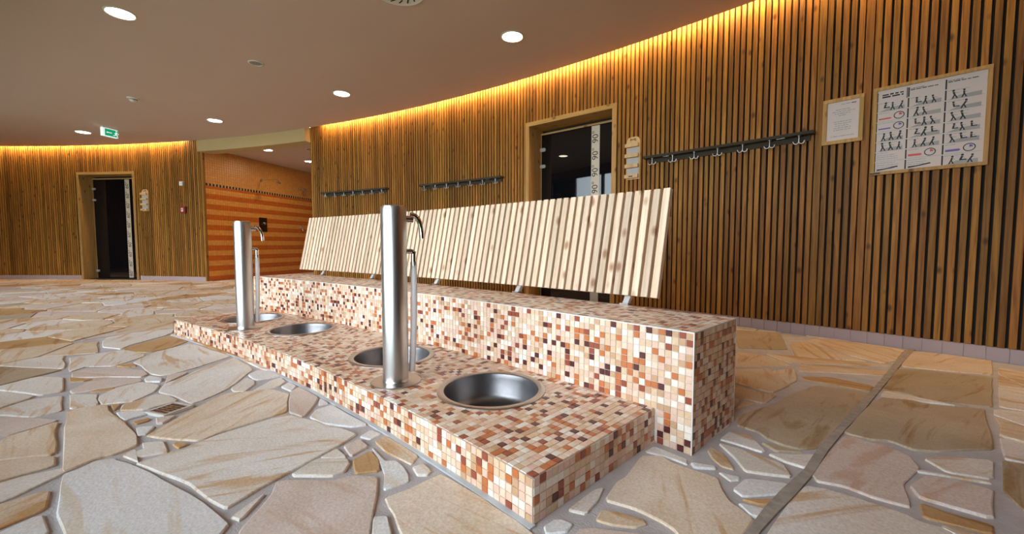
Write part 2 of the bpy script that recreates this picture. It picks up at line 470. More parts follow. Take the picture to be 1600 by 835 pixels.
def rough_edge(poly, amp, step=0.09):
    """break long edges and worry them a little, then round the corners"""
    out = []; m = len(poly)
    for i in range(m):
        a, b = poly[i], poly[(i+1) % m]; l = hypot(b[0]-a[0], b[1]-a[1]); k = max(1, min(6, int(l / step)))
        nx, ny = ((b[1]-a[1])/l, -(b[0]-a[0])/l) if l > 1e-6 else (0, 0)
        for j in range(k):
            t = j / k; w = 0 if j == 0 else random.uniform(-amp, amp)
            out.append((a[0] + (b[0]-a[0])*t + nx*w, a[1] + (b[1]-a[1])*t + ny*w))
    res = []; m = len(out)
    for i in range(m):
        a, b = out[i], out[(i+1) % m]
        res.append((a[0]*.9 + b[0]*.1, a[1]*.9 + b[1]*.1)); res.append((a[0]*.1 + b[0]*.9, a[1]*.1 + b[1]*.9))
    return res

# ------------------------------------------------------------------ floor: mortar bed and flagstones
TH_A, TH_B = 76.0, 147.0        # ends of the built stretch of the ring
floor = struct(MB().arc(RI - 0.1, 23.6, TH_A - 1, TH_B + 1, -0.12, 0.0, 90).build('floor', 'mortar'), 'floor of irregular sandstone flags set in grey mortar')

TRACED=[
('w',[(-0.944,-0.942),(-0.66,-0.889),(-0.528,-0.752),(-0.498,-0.652),(-0.538,-0.621),(-0.562,-0.603),(-0.628,-0.617),(-0.722,-0.638),(-0.801,-0.661),(-0.869,-0.684),(-0.949,-0.71),(-1.035,-0.739),(-1.105,-0.766),(-1.174,-0.795),(-1.22,-0.821),(-1.251,-0.832),(-1.266,-0.878),(-1.232,-0.916),(-1.224,-0.947)]),
('y',[(-1.241,-0.949),(-1.258,-0.919),(-1.284,-0.879),(-1.287,-0.856),(-1.283,-0.832),(-1.299,-0.793),(-1.321,-0.766),(-1.423,-0.764),(-1.463,-0.769),(-1.584,-0.791),(-1.617,-0.794),(-1.744,-0.826),(-1.834,-0.848),(-1.939,-0.853),(-1.968,-0.933),(-1.963,-0.983)]),
('c',[(-1.095,-0.75),(-1.018,-0.72),(-0.927,-0.679),(-0.863,-0.655),(-0.808,-0.644),(-0.72,-0.623),(-0.646,-0.597),(-0.669,-0.547),(-0.694,-0.496),(-0.716,-0.435),(-0.736,-0.381),(-0.766,-0.302),(-0.798,-0.213),(-0.832,-0.148),(-0.843,-0.137),(-0.931,-0.16),(-1.009,-0.2),(-1.076,-0.212),(-1.182,-0.258),(-1.241,-0.276),(-1.209,-0.535),(-1.182,-0.603),(-1.153,-0.645),(-1.165,-0.686),(-1.151,-0.733),(-1.149,-0.775)]),
('y',[(-1.399,-0.736),(-1.34,-0.702),(-1.305,-0.676),(-1.232,-0.618),(-1.212,-0.6),(-1.21,-0.575),(-1.231,-0.531),(-1.267,-0.284),(-1.282,-0.264),(-1.41,-0.231),(-1.504,-0.195),(-1.635,-0.238),(-1.732,-0.408),(-1.715,-0.452),(-1.669,-0.504),(-1.606,-0.564),(-1.541,-0.623),(-1.45,-0.697),(-1.402,-0.734)]),
('c',[(-1.873,-0.617),(-1.736,-0.581),(-1.69,-0.568),(-1.706,-0.522),(-1.75,-0.466),(-1.822,-0.392),(-1.828,-0.4),(-1.854,-0.374),(-2.0,-0.291),(-2.102,-0.23),(-2.221,-0.229),(-2.501,-0.261),(-2.468,-0.272),(-2.315,-0.482),(-2.244,-0.532),(-2.167,-0.594),(-2.155,-0.631),(-1.997,-0.671)]),
('c',[(-2.665,-0.713),(-2.416,-0.681),(-2.339,-0.642),(-2.333,-0.576),(-2.384,-0.475),(-2.538,-0.273),(-2.991,-0.368),(-3.143,-0.41),(-3.161,-0.439),(-3.034,-0.629),(-3.025,-0.634),(-2.898,-0.709),(-2.802,-0.75)]),
('c',[(-2.06,-0.888),(-1.971,-0.873),(-1.942,-0.811),(-1.92,-0.763),(-2.011,-0.685),(-2.132,-0.654),(-2.263,-0.728),(-2.23,-0.823),(-2.136,-0.884)]),
('w',[(-2.25,-0.709),(-2.191,-0.647),(-2.262,-0.638),(-2.361,-0.686),(-2.318,-0.711)]),
('p',[(-2.281,-0.986),(-2.267,-0.925),(-2.259,-0.823),(-2.279,-0.72),(-2.345,-0.727),(-2.526,-0.902),(-2.337,-0.997)]),
('b',[(-2.223,-0.907),(-2.196,-0.836),(-2.242,-0.827),(-2.267,-0.896),(-2.248,-0.923)]),
('p',[(-2.769,-1.013),(-2.619,-1.005),(-2.526,-0.87),(-2.375,-0.725),(-2.408,-0.691),(-2.526,-0.705),(-2.744,-0.834),(-2.791,-0.962)]),
('b',[(-2.684,-0.788),(-2.665,-0.734),(-2.753,-0.745),(-2.771,-0.782),(-2.766,-0.826)]),
('c',[(-2.794,-1.024),(-2.881,-0.956),(-2.78,-0.834),(-2.86,-0.754),(-2.96,-0.685),(-3.023,-0.684),(-3.277,-0.795),(-3.242,-1.05)]),
('b',[(-3.142,-0.734),(-3.057,-0.661),(-3.109,-0.545),(-3.29,-0.42),(-3.6,-0.504),(-3.586,-0.544),(-3.373,-0.751),(-3.267,-0.791)]),
('c',[(-3.905,-0.878),(-3.741,-0.902),(-3.478,-0.897),(-3.313,-0.801),(-3.424,-0.75),(-3.655,-0.54),(-3.753,-0.482),(-3.961,-0.453),(-4.014,-0.715),(-3.923,-0.792)]),
('t',[(-3.988,-0.798),(-4.077,-0.713),(-4.036,-0.452),(-4.451,-0.421),(-4.383,-0.707),(-4.187,-0.846)]),
('b',[(-1.819,-0.83),(-1.921,-0.807),(-1.927,-0.841)]),
('c',[(-1.805,-0.811),(-1.743,-0.728),(-1.775,-0.607),(-1.911,-0.641),(-1.959,-0.682),(-1.911,-0.738),(-1.887,-0.803)]),
('w',[(-1.697,-0.811),(-1.649,-0.797),(-1.665,-0.726),(-1.716,-0.729),(-1.79,-0.824)]),
('b',[(-1.565,-0.763),(-1.577,-0.719),(-1.606,-0.718),(-1.617,-0.747),(-1.603,-0.773)]),
('w',[(-1.419,-0.763),(-1.414,-0.736),(-1.492,-0.706),(-1.526,-0.764)]),
('c',[(-1.208,-0.781),(-1.176,-0.69),(-1.196,-0.687),(-1.297,-0.691),(-1.333,-0.752),(-1.269,-0.75),(-1.253,-0.8)]),
('b',[(-1.184,-0.658),(-1.197,-0.623),(-1.25,-0.656),(-1.236,-0.671)]),
('c',[(-1.993,-0.977),(-1.98,-0.882),(-2.084,-0.891),(-2.163,-0.89),(-2.254,-0.992)]),
('b',[(-2.537,-1.009),(-2.496,-0.955),(-2.506,-0.915),(-2.642,-1.015)]),
('w',[(-1.887,-0.274),(-1.857,-0.257),(-1.847,-0.147),(-1.926,-0.155),(-2.059,-0.214),(-2.003,-0.278)]),
('c',[(-1.738,-0.392),(-1.699,-0.351),(-1.795,-0.284),(-1.866,-0.275),(-1.952,-0.297),(-1.808,-0.393)]),
('c',[(-1.674,-0.323),(-1.661,-0.205),(-1.724,-0.154),(-1.815,-0.153),(-1.796,-0.211),(-1.686,-0.315)]),
('w',[(-1.536,-0.179),(-1.599,-0.135),(-1.693,-0.147),(-1.647,-0.199)]),
('p',[(-1.389,-0.231),(-1.253,-0.266),(-1.154,-0.237),(-1.259,-0.159),(-1.353,-0.108),(-1.572,-0.134),(-1.533,-0.183)]),
('w',[(-1.023,-0.196),(-0.914,-0.122),(-0.894,-0.068),(-1.211,-0.097),(-1.203,-0.17),(-1.134,-0.22)]),
('w',[(-1.249,-0.143),(-1.242,-0.099),(-1.33,-0.109)]),
('w',[(-0.763,-0.119),(-0.773,-0.062),(-0.841,-0.078),(-0.814,-0.137)]),
('p',[(-0.686,-0.224),(-0.712,-0.145),(-0.792,-0.145),(-0.783,-0.212)]),
('c',[(-0.715,-0.274),(-0.693,-0.234),(-0.78,-0.236),(-0.756,-0.306)]),
('c',[(-0.605,-0.319),(-0.601,-0.278),(-0.64,-0.245),(-0.678,-0.239),(-0.745,-0.309),(-0.746,-0.335),(-0.702,-0.416)]),
('b',[(-0.568,-0.258),(-0.526,-0.194),(-0.595,-0.16),(-0.68,-0.154),(-0.658,-0.229)]),
('p',[(-0.637,-0.483),(-0.583,-0.526),(-0.519,-0.586),(-0.447,-0.612),(-0.217,-0.372),(-0.271,-0.344),(-0.344,-0.3),(-0.406,-0.259),(-0.498,-0.212),(-0.564,-0.265),(-0.582,-0.327),(-0.677,-0.422),(-0.697,-0.457)]),
('c',[(-0.559,-0.578),(-0.657,-0.492),(-0.594,-0.595)]),
('w',[(-0.497,-0.19),(-0.418,-0.234),(-0.407,-0.153),(-0.443,-0.134),(-0.498,-0.121),(-0.553,-0.119),(-0.576,-0.15),(-0.608,-0.148),(-0.7,-0.14)]),
('t',[(-0.637,-0.119),(-0.532,-0.102),(-0.49,-0.095),(-0.522,-0.048),(-0.754,-0.06),(-0.734,-0.112)]),
('c',[(-0.419,-0.116),(-0.396,-0.092),(-0.409,-0.069),(-0.466,-0.062),(-0.473,-0.103)]),
('y',[(-0.337,-0.259),(-0.294,-0.265),(-0.226,-0.286),(-0.144,-0.296),(0.077,-0.047),(0.018,-0.039),(-0.041,-0.035),(-0.108,-0.038),(-0.187,-0.037),(-0.323,-0.048),(-0.374,-0.055),(-0.377,-0.103),(-0.374,-0.162),(-0.383,-0.247)]),
('w',[(-0.217,-0.366),(-0.182,-0.33),(-0.232,-0.304),(-0.299,-0.282),(-0.322,-0.311)]),
('y',[(0.056,0.364),(0.051,0.321),(0.076,0.213),(0.152,0.238),(0.177,0.242),(0.236,0.243),(0.274,0.237),(0.331,0.201),(0.402,0.276),(0.408,0.364),(0.409,0.435),(0.333,0.473),(0.298,0.517),(0.266,0.571),(0.184,0.562),(0.123,0.556),(0.073,0.573),(0.025,0.523)]),
('w',[(0.05,-0.017),(0.084,0.029),(0.077,0.065),(0.044,0.06),(0.028,0.043),(0.026,0.001)]),
('c',[(0.031,0.1),(0.077,0.122),(0.064,0.202),(0.041,0.265),(0.027,0.235),(0.027,0.131)]),
('t',[(0.151,0.136),(0.199,0.171),(0.214,0.207),(0.201,0.217),(0.132,0.195),(0.094,0.169),(0.108,0.121)]),
('w',[(0.095,0.582),(0.163,0.583),(0.15,0.614),(0.104,0.62),(0.022,0.621),(0.017,0.561)]),
('w',[(0.187,0.579),(0.24,0.624),(0.235,0.637),(0.165,0.602)]),
('t',[(0.201,0.69),(0.248,0.656),(0.285,0.666),(0.228,0.746),(0.171,0.768),(0.171,0.736)]),
('w',[(0.297,0.585),(0.315,0.609),(0.313,0.632),(0.25,0.614)]),
('c',[(0.207,0.859),(0.313,0.862),(0.32,0.882),(0.245,0.972),(0.175,0.956),(0.171,0.855)]),
('c',[(0.257,0.748),(0.312,0.68),(0.364,0.707),(0.43,0.75),(0.39,0.821),(0.244,0.827),(0.178,0.819)]),
('c',[(0.389,0.843),(0.452,0.848),(0.458,0.883),(0.451,0.976),(0.398,0.921),(0.331,0.863)]),
('w',[(0.353,0.525),(0.432,0.627),(0.431,0.704),(0.326,0.641),(0.318,0.543)]),
('b',[(0.397,0.516),(0.418,0.535),(0.425,0.58),(0.352,0.506)]),
('w',[(0.396,0.445),(0.422,0.455),(0.423,0.507),(0.351,0.481)]),
('g',[(0.177,1.032),(0.251,1.032),(0.301,0.989),(0.357,0.975),(0.405,0.984),(0.448,1.042),(0.465,1.248),(0.478,1.38),(0.5,1.655),(0.515,1.911),(0.418,1.899),(0.305,1.865),(0.255,1.665),(0.203,1.351),(0.146,1.124)]),
('c',[(0.453,0.581),(0.448,0.423),(0.447,0.309),(0.796,0.672),(0.799,0.754),(0.779,0.762),(0.725,0.751),(0.694,0.766),(0.591,0.763),(0.516,0.753),(0.468,0.728)]),
('p',[(0.477,0.962),(0.47,0.812),(0.489,0.78),(0.556,0.808),(0.624,0.798),(0.7,0.813),(0.7,0.839),(0.68,0.955),(0.715,1.12),(0.686,1.206),(0.609,1.255),(0.583,1.239),(0.521,1.248),(0.497,1.231)]),
('g',[(0.519,1.599),(0.493,1.278),(0.513,1.268),(0.58,1.272),(0.627,1.311),(0.694,1.279),(0.755,1.325),(0.897,1.497),(0.903,2.027),(0.795,1.964),(0.704,1.922),(0.621,1.978),(0.564,1.892)]),
('c',[(0.777,1.154),(0.879,1.2),(0.89,1.378),(0.786,1.31),(0.718,1.223)]),
('p',[(0.693,0.956),(0.718,0.894),(0.862,0.908),(0.874,1.108),(0.79,1.102),(0.725,1.073)]),
('b',[(0.726,0.78),(0.856,0.814),(0.859,0.869),(0.78,0.857),(0.717,0.862)]),
('t',[(0.598,2.665),(0.78,2.729),(0.973,2.822),(1.003,3.336),(0.813,3.279),(0.629,3.228),(0.592,2.833)]),
('g',[(0.556,2.042),(0.641,2.036),(0.729,1.995),(0.93,2.094),(0.968,2.737),(0.817,2.684),(0.69,2.657),(0.578,2.562)]),
('t',[(0.309,2.776),(0.515,2.673),(0.566,2.806),(0.596,3.249),(0.341,3.269),(0.077,3.219),(0.044,3.062)]),
('t',[(0.094,2.439),(0.256,2.555),(0.443,2.637),(0.271,2.747),(0.032,3.019),(-0.022,2.834)]),
('t',[(0.18,2.093),(0.342,2.221),(0.538,2.343),(0.555,2.494),(0.284,2.369),(0.155,2.258)]),
('b',[(0.239,1.938),(0.412,1.952),(0.511,1.957),(0.52,2.072),(0.325,2.089),(0.218,1.985)]),
('g',[(-0.252,2.433),(-0.067,2.563),(0.006,2.639),(-0.176,3.245),(-0.479,3.083)]),
('t',[(-0.111,1.923),(0.035,2.076),(0.123,2.197),(-0.027,2.324),(-0.233,2.309)]),
('t',[(-0.005,1.587),(0.174,1.574),(0.207,1.766),(0.051,2.012),(-0.092,1.862)]),
('t',[(0.061,1.381),(0.189,1.384),(0.199,1.556),(0.01,1.54)]),
('t',[(0.199,1.772),(0.216,1.876),(0.153,2.118),(0.069,1.986)]),
]


JP = [(0.625, 3.29), (0.577, 2.719), (0.554, 2.304), (0.533, 1.983), (0.508, 1.628), (0.483, 1.309), (0.466, 1.048), (0.458, 0.827),
      (0.441, 0.635), (0.429, 0.515), (0.422, 0.395), (0.418, 0.317), (0.413, 0.229), (0.38, -0.3), (0.34, -1.0)]   # the expansion joint
JA, JB = JP[0], JP[9]
jd = Vector((JB[0]-JA[0], JB[1]-JA[1])).normalized(); jn = (-jd[1], jd[0])
def side(q): return (q[0]-JA[0])*jn[0] + (q[1]-JA[1])*jn[1]
left, right = [], []
for i, q in enumerate(JP):
    a_, b_ = JP[max(0, i-1)], JP[min(len(JP)-1, i+1)]; l_ = hypot(b_[0]-a_[0], b_[1]-a_[1]); nx, ny = -(b_[1]-a_[1])/l_, (b_[0]-a_[0])/l_
    w1, w2 = 0.015 + random.uniform(-.003, .003), 0.015 + random.uniform(-.003, .003)
    left.append((q[0]+nx*w1, q[1]+ny*w1)); right.append((q[0]-nx*w2, q[1]-ny*w2))
jp = left + right[::-1]
if area(jp) < 0: jp = jp[::-1]
MB().slab(jp, 0.0, 0.0085).build('expansion_joint', 'joint', floor)

def rt(q): return hypot(q[0], q[1] + RC), degrees(atan2(q[1] + RC, q[0]))
cells = []     # (class, polygon)
for c, poly in TRACED:
    cells.append((c, rough_edge(poly, 0.004)))
def in_block(q, m=0.0):
    r, t = rt(q)
    a = (R1 - m < r < R2 + m) and TP0 - m*3.8 < t < TP1 + m*3.8
    b = (R2 - m < r < R3 + m) and TB0 - m*3.8 < t < TB1 + m*3.8
    return a or b
def in_room(q):
    r, t = rt(q)
    if RI < r < RW and TH_A < t < TH_B: return True
    return RW <= r < 23 and 113.8 < t < 122.3
seeds = []
for tries in range(26000):
    r = math.sqrt(random.uniform(RI**2, 23.0**2)); t = random.uniform(TH_A, TH_B)
    q = tuple(P(r, t)[:2])
    if not in_room(q) or in_block(q, 0.03): continue
    if any(inside(q, p) for _, p in TRACED): continue
    near = abs(q[0] - CAM.x) + abs(q[1] - CAM.y) < 3.2
    dmin = random.choice((0.13, 0.3, 0.42, 0.5)) if near else random.choice((0.28, 0.5, 0.62, 0.7, 0.8))
    if all(hypot(q[0]-s[0], q[1]-s[1]) > dmin for s in seeds): seeds.append(q)
def block_clip(poly):
    c = centroid(poly); r, t = rt(c)
    def keep_r(rr, sgn):      # sgn +1: keep r < rr
        p = P(rr, t); nrm = (cos(radians(t)) * sgn, sin(radians(t)) * sgn); return (p.x, p.y), nrm
    m = 0.012
    rmin, rmax = (R1, R3) if TP0 < t < TP1 else (R2, R3)
    if not any(in_block(v, m) for v in poly) and not in_block(c, m): return poly
    if r < rmin and TB0 - 2 < t < TB1 + 2 and not (t < TP0 and r > R1):
        return clip(poly, *keep_r(rmin - m - .012, 1))
    if r > R3: return clip(poly, *keep_r(R3 + m, -1))
    for te, sg in ((TP0, 1), (TB0, 1), (TP1, -1), (TB1, -1)):
        if (sg == 1 and t < te) or (sg == -1 and t > te):
            if te in (TP0, TP1) and r > R2: continue
            p = P(r, te - sg * m * 3.8); tang = (-sin(radians(te)), cos(radians(te)))
            poly = clip(poly, (p.x, p.y), (tang[0]*sg, tang[1]*sg))
            if len(poly) < 3: return []
    return poly
for i, q in enumerate(seeds):
    poly = [(q[0]-1.2, q[1]-1.2), (q[0]+1.2, q[1]-1.2), (q[0]+1.2, q[1]+1.2), (q[0]-1.2, q[1]+1.2)]
    for s in seeds:
        dx, dy = s[0]-q[0], s[1]-q[1]; d = hypot(dx, dy)
        if 0 < d < 2.6: poly = clip(poly, ((q[0]+s[0])/2, (q[1]+s[1])/2), (dx/d, dy/d))
    sd = 1 if side(q) > 0 else -1
    poly = clip(poly, (JA[0] + jn[0]*sd*0.02, JA[1] + jn[1]*sd*0.02), (-jn[0]*sd, -jn[1]*sd))
    if len(poly) < 3: continue
    # give way to the traced neighbours
    for _, tp in TRACED:
        if len(poly) < 3: break
        if hypot(centroid(tp)[0]-q[0], centroid(tp)[1]-q[1]) > 2.2: continue
        if not (any(inside(v, tp) for v in poly) or any(inside(v, poly) for v in tp)): continue
        best = None
        for k in range(len(tp)):
            a, b = tp[k], tp[(k+1) % len(tp)]; l = hypot(b[0]-a[0], b[1]-a[1])
            if l < 1e-4: continue
            n = ((b[1]-a[1])/l, -(b[0]-a[0])/l)         # outward of the traced stone
            cut = clip(poly, (a[0]+n[0]*.014, a[1]+n[1]*.014), (-n[0], -n[1]))
            if len(cut) > 2 and (best is None or area(cut) > area(best)):
                if sum(inside(v, tp) for v in cut) == 0: best = cut
        poly = best or []
    if len(poly) < 3: continue
    dv = (q[0] + 1.662, q[1] + 0.648); dl = hypot(*dv)
    if dl < 1.2 and dl > .02: poly = clip(poly, (-1.662 + dv[0]/dl*.08, -0.648 + dv[1]/dl*.08), (-dv[0]/dl, -dv[1]/dl))      # room for the drain
    if len(poly) < 3: continue
    poly = block_clip(poly)
    if len(poly) < 3: continue
    # outer and niche boundaries
    r, t = rt(q)
    if r < RW and not 113.8 < t < 122.3:
        p = P(RW - .012, t); poly = clip(poly, (p.x, p.y), (cos(radians(t)), sin(radians(t))))
    p = P(RI + .012, t); poly = clip(poly, (p.x, p.y), (-cos(radians(t)), -sin(radians(t)))) if len(poly) > 2 else []
    if len(poly) > 2 and r > RW - 1.2 and 110 < t < 126:
        for te, sg in ((122.25, 1), (113.9, -1)):
            if r > RW and len(poly) > 2:
                p = P(r, te); tang = (-sin(radians(te)), cos(radians(te))); poly = clip(poly, (p.x, p.y), (tang[0]*sg, tang[1]*sg))
    if len(poly) < 3: continue
    poly = shrink(poly, random.uniform(.004, .009))
    if len(poly) < 3 or area(poly) < 0.0015: continue
    far = hypot(q[0]-CAM.x, q[1]-CAM.y)
    poly = rough_edge(poly, 0.008 if far < 5 else 0.0, 0.12)
    if t < 90.5: cl = random.choices('tgcpw', (4, 3, 3, 2, 1))[0]
    else: cl = random.choices('ctpwbg', (6, 4, 3, 2, 1, .4) if far < 4 else (3, 5, 4, .6, 1.6, .6))[0]
    cells.append((cl, poly))
cells = [(c, p if area(p) > 0 else p[::-1]) for c, p in cells]
def seen_size(cp):
    c = centroid(cp[1]); d = hypot(c[0]-CAM.x, c[1]-CAM.y); return abs(area(cp[1])) / max(d, .6)**3
order = sorted(range(len(cells)), key=lambda i: (0 if i < len(TRACED) else 1, -seen_size(cells[i])))
rest = {}
for k, i in enumerate(order):
    c, poly = cells[i]; cx, cy = centroid(poly)
    h = random.uniform(.005, .009)
    if k < 300:
        sxx = sum((x-cx)**2 for x, y in poly); syy = sum((y-cy)**2 for x, y in poly); sxy = sum((x-cx)*(y-cy) for x, y in poly)
        an = 0.5 * atan2(2*sxy, sxx - syy) + random.uniform(-.2, .2); ca, sa = cos(an), sin(an)    # bedding runs along the stone
        loc = [((x-cx)*ca + (y-cy)*sa, -(x-cx)*sa + (y-cy)*ca) for x, y in poly]
        o = MB().slab(loc, 0.0, h, 0.004, 0.0025).build('stone', STONES[c], floor, (cx, cy, 0), (0, 0, an))
    else: rest.setdefault(c, []).append((poly, h))
far_me = MB(); idx = []
for j, (c, L) in enumerate(rest.items()):
    for poly, h in L:
        n0 = len(far_me.f); far_me.slab(poly, 0.0, h, .005, .003); idx += [j] * (len(far_me.f) - n0)
if rest:
    me = far_me.mesh('far_stones', None)
    for c in rest: me.materials.append(STONES[c])
    me.polygons.foreach_set('material_index', idx)
    o = link('far_stones', me, floor); o['kind'] = 'stuff'
print('stones', len(cells))

# ------------------------------------------------------------------ slatted outer wall
SP = 0.0475                      # slat pitch
SL_R = RW - 0.030                # slat front
def slat_mesh(w, h):
    m = MB(); c = 0.002; d = 0.029
    sec = [(-w/2, d), (-w/2, c), (-w/2 + c, 0), (w/2 - c, 0), (w/2, c), (w/2, d)]
    n = len(sec)
    m.add([(x, y, 0) for x, y in sec] + [(x, y, h) for x, y in sec],
          [list(range(n)), list(range(n, 2*n))[::-1]] + [((i+1) % n, i, n+i, n+(i+1) % n) for i in range(n)])
    return m.mesh('slat', 'slat')
TOP = 3.02
slat_full = {w: slat_mesh(w, TOP - 0.097) for w in (0.032, 0.0335, 0.035)}
slat_wide = slat_mesh(0.046, TOP - 0.097)
DOORS = {'door_1': (97.655, 0.615, 2.295), 'door_2': (130.13, 0.683, 2.275)}     # centre angle, half width, top of casing
over = {k: slat_mesh(0.035, TOP - v[2] - .004) for k, v in DOORS.items()}

def slat_wall(name, t0, t1, label, door):
    th_d, hw, top = DOORS[door]; dw = degrees((hw - 0.01) / RW)
    m = MB()
    m.arc(RW, RW + 0.1, t0, th_d - dw, 0, TOP); m.arc(RW, RW + 0.1, th_d + dw, t1, 0, TOP)
    m.arc(RW, RW + 0.1, th_d - dw, th_d + dw, top - 0.01, TOP)
    wall = struct(m.build(name, 'backing'), label)
    st = degrees(SP / SL_R); t = t1 - st * 0.5; k = 0
    edge = degrees(hw / RW)
    while t > t0:
        o = None; j = random.uniform(-.0012, .0012); w = random.choice(list(slat_full))
        if abs(t - th_d) < edge + degrees(0.021 / RW):
            o = link('slat', over[door], wall, P(SL_R + j, t, top + .003))
        else:
            wide = name == 'wall_right' and (abs(t - 88.95) < st * .5 or abs(t - 89.93) < st * .5)
            o = link('slat', slat_wide if wide else slat_full[w], wall, P(SL_R + j, t, 0.097 + random.uniform(-.001, .001)))
        if o: o.rotation_euler = (0, 0, radians(t - 90))
        t -= st; k += 1
    return wall
wall_right = slat_wall('wall_right', 76.0, 113.72, 'curved wall of upright larch slats behind the bench', 'door_1')
wall_left = slat_wall('wall_left', 122.46, 147.0, 'far curved wall of upright larch slats', 'door_2')
# end faces of the slatted walls at the niche: plain cream reveals belong to the niche walls
skirt_me = MB().box(-0.048, 0.048, 0, 0.011, 0.0, 0.093).mesh('skirting_tile', 'skirt')
def skirting(name, spans, label):
    b = MB()
    for a, e in spans: b.arc(RW - 0.002, RW + 0.01, a, e, 0, 0.094)
    bb = struct(b.build(name, 'mortar'), label)
    st = degrees(0.0985 / RW)
    for a, e in spans:
        t = a + st / 2
        while t < e - st * .4:
            link('tile', skirt_me, bb, P(RW - .012, t, 0), (0, 0, radians(t - 90))); t += st
    return bb
def edges(d): th_d, hw, _ = DOORS[d]; return th_d - degrees(hw / RW), th_d + degrees(hw / RW)
a, b = edges('door_1'); skirting('baseboard_right', [(76.1, a), (b, 113.7)], 'mauve tiled skirting under the long slatted wall')
a, b = edges('door_2'); skirting('baseboard_left', [(122.4, a), (b, 146.9)], 'mauve tiled skirting under the far slatted wall')

# sauna doors: deep larch casing, smoked glass leaf with printed strip
def sauna_door(name, txt, label, hinges, strip_x, nmax, z_top, pitch):
    th_d, hw, top = DOORS[name]
    d = struct(ring_empty(name, RW - 0.03, th_d), label)
    fw, dep = 0.052, 0.30
    for nm, x0, x1 in (('jamb', -hw, -hw + fw), ('jamb', hw - fw, hw)):
        MB().box(x0, x1, -0.022, dep, 0.015, top - fw).build(nm, 'frame', d)
    hd = MB().box(-fw/2, fw/2, -0.022, dep, -hw, hw)
    hd.build('head', 'frame', d, (0, 0, top - fw/2), (0, pi/2, 0))
    iw = hw - fw; st = 0.028
    for x0, x1 in ((-iw, -iw + st), (iw - st, iw)):
        MB().box(x0, x1, dep - 0.05, dep, 0.02, top - fw - 0.05).build('stop', 'frame', d)
    MB().box(-st/2, st/2, dep - 0.05, dep, -iw, iw).build('stop', 'frame', d, (0, 0, top - fw - 0.05), (0, pi/2, 0))
    MB().box(-hw, hw, 0.0, dep, 0.0, 0.014).build('threshold', 'darkslot', d)
    gy = dep - 0.06
    leaf = MB().box(-iw + st - 0.01, iw - st + 0.012, gy, gy + 0.008, 0.02, top - fw - 0.062).build('pane', 'blackglass', d)
    leaf['label'] = 'smoked glass leaf'
    s = MB().box(strip_x - 0.054, strip_x + 0.054, gy - 0.002, gy - 0.0005, 0.03, top - fw - 0.07).build('number_strip', 'strip', d)
    me = text_mesh(txt, 0.108, 'ink')
    for k in range(nmax):
        link('lettering', me, s, (strip_x, gy - 0.0032, z_top - pitch * k)).rotation_euler = (pi/2, -pi/2, 0)
    for hz in hinges:
        h = MB().plate(rounded(-iw + st - 0.03, -iw + st + 0.055, hz - 0.022, hz + 0.022, 0.018), gy - 0.014, gy - 0.001).build('hinge', 'hinge', d)
    # sealed dark cabin behind the leaf
    MB().box(-hw, hw, dep + 0.002, dep + 0.02, 0, top).build('cabin_panel', 'backing', d)
    return d
sauna_door('door_1', '90\u00b0', 'sauna door with a strip of 90 degree marks', (1.99, 1.776, 0.3), 0.234, 10, 2.042, 0.2)
sauna_door('door_2', '60\u00b0', 'sauna door with a strip of 60 degree marks', (1.96, 1.72, 0.18), 0.21, 10, 2.03, 0.21)

# ------------------------------------------------------------------ ceiling, beam, shower niche
struct(MB().arc(RI - 0.1, RE, TH_A - 1, TH_B + 1, HC, HC + 0.05, 100).build('ceiling', 'ceiling'), 'smooth painted ceiling with a curved edge')
struct(MB().arc(RE - 0.6, RW + 0.1, TH_A - 1, TH_B + 1, 3.03, 3.08, 100).build('trim_1', 'paint'), 'closing board above the light cove')
struct(MB().arc(RE - 0.6, RE - 0.56, TH_A - 1, TH_B + 1, HC + .05, 3.03, 100).build('trim_2', 'paint'), 'upstand behind the light cove')
struct(MB().arc(RE + 0.005, RE + 0.28, 113.74, 122.42, 2.585, HC + .04, 14).build('trim_3', 'cream'), 'cream beam over the shower opening')
NZ = 2.69
struct(MB().arc(RE + 0.282, 23.4, 113.74, 122.6, NZ, NZ + 0.06, 14).build('ceiling_niche', 'ceiling'), 'lower ceiling of the shower niche')
# tiled wall along the left side of the niche (runs away from the hall)
NT = 122.40
nw = struct(empty('wall_niche_left', P(RW - 0.0, NT, 0), radians(NT)), 'orange striped mosaic wall of the shower niche')
NL = 5.3
MB().box(0.0, NL, 0.006, 0.2, 0, NZ).build('core', 'cream', nw)
tm = MB(); ts = 0.0525
ob = sr(222, 150, 70); od = sr(196, 98, 30)
bandz = 1.945
nr = int(NZ / ts)
for r_ in range(nr):
    for c_ in range(int(NL / ts)):
        z = r_ * ts
        if z > bandz: col = sr(212, 146, 76)
        elif z > bandz - ts: continue
        else: col = ob if (r_ // 2) % 2 else od
        k = random.uniform(.93, 1.06); tm.col = (col[0]*k, col[1]*k, col[2]*k)
        tm.box(c_*ts + .0015, c_*ts + ts - .0015, -0.002, 0.008, z + .0015, z + ts - .0015)
o = tm.build('wall_tiles', 'walltile', nw); o['kind'] = 'stuff'
tm = MB(); zb = int(bandz / ts) * ts
for c_ in range(int(NL / 0.075)):
    for col, a, b in ((sr(60, 44, 34), 0, .044), (sr(205, 165, 110), .044, .075)):
        tm.col = col; tm.box(c_*.075 + a + .001, c_*.075 + b - .001, -0.003, 0.008, zb + .002, zb + ts - .002)
o = tm.build('border_band', 'walltile', nw); o['kind'] = 'stuff'; o['label'] = 'band of dark square tiles'
MB().box(-0.045, 0.0, -0.004, 0.03, 0, NZ).build('corner_post', 'slat', nw)
struct(MB().arc(23.0, 23.2, 113.5, 122.6, 0, NZ, 12).build('wall_niche_back', 'cream'))
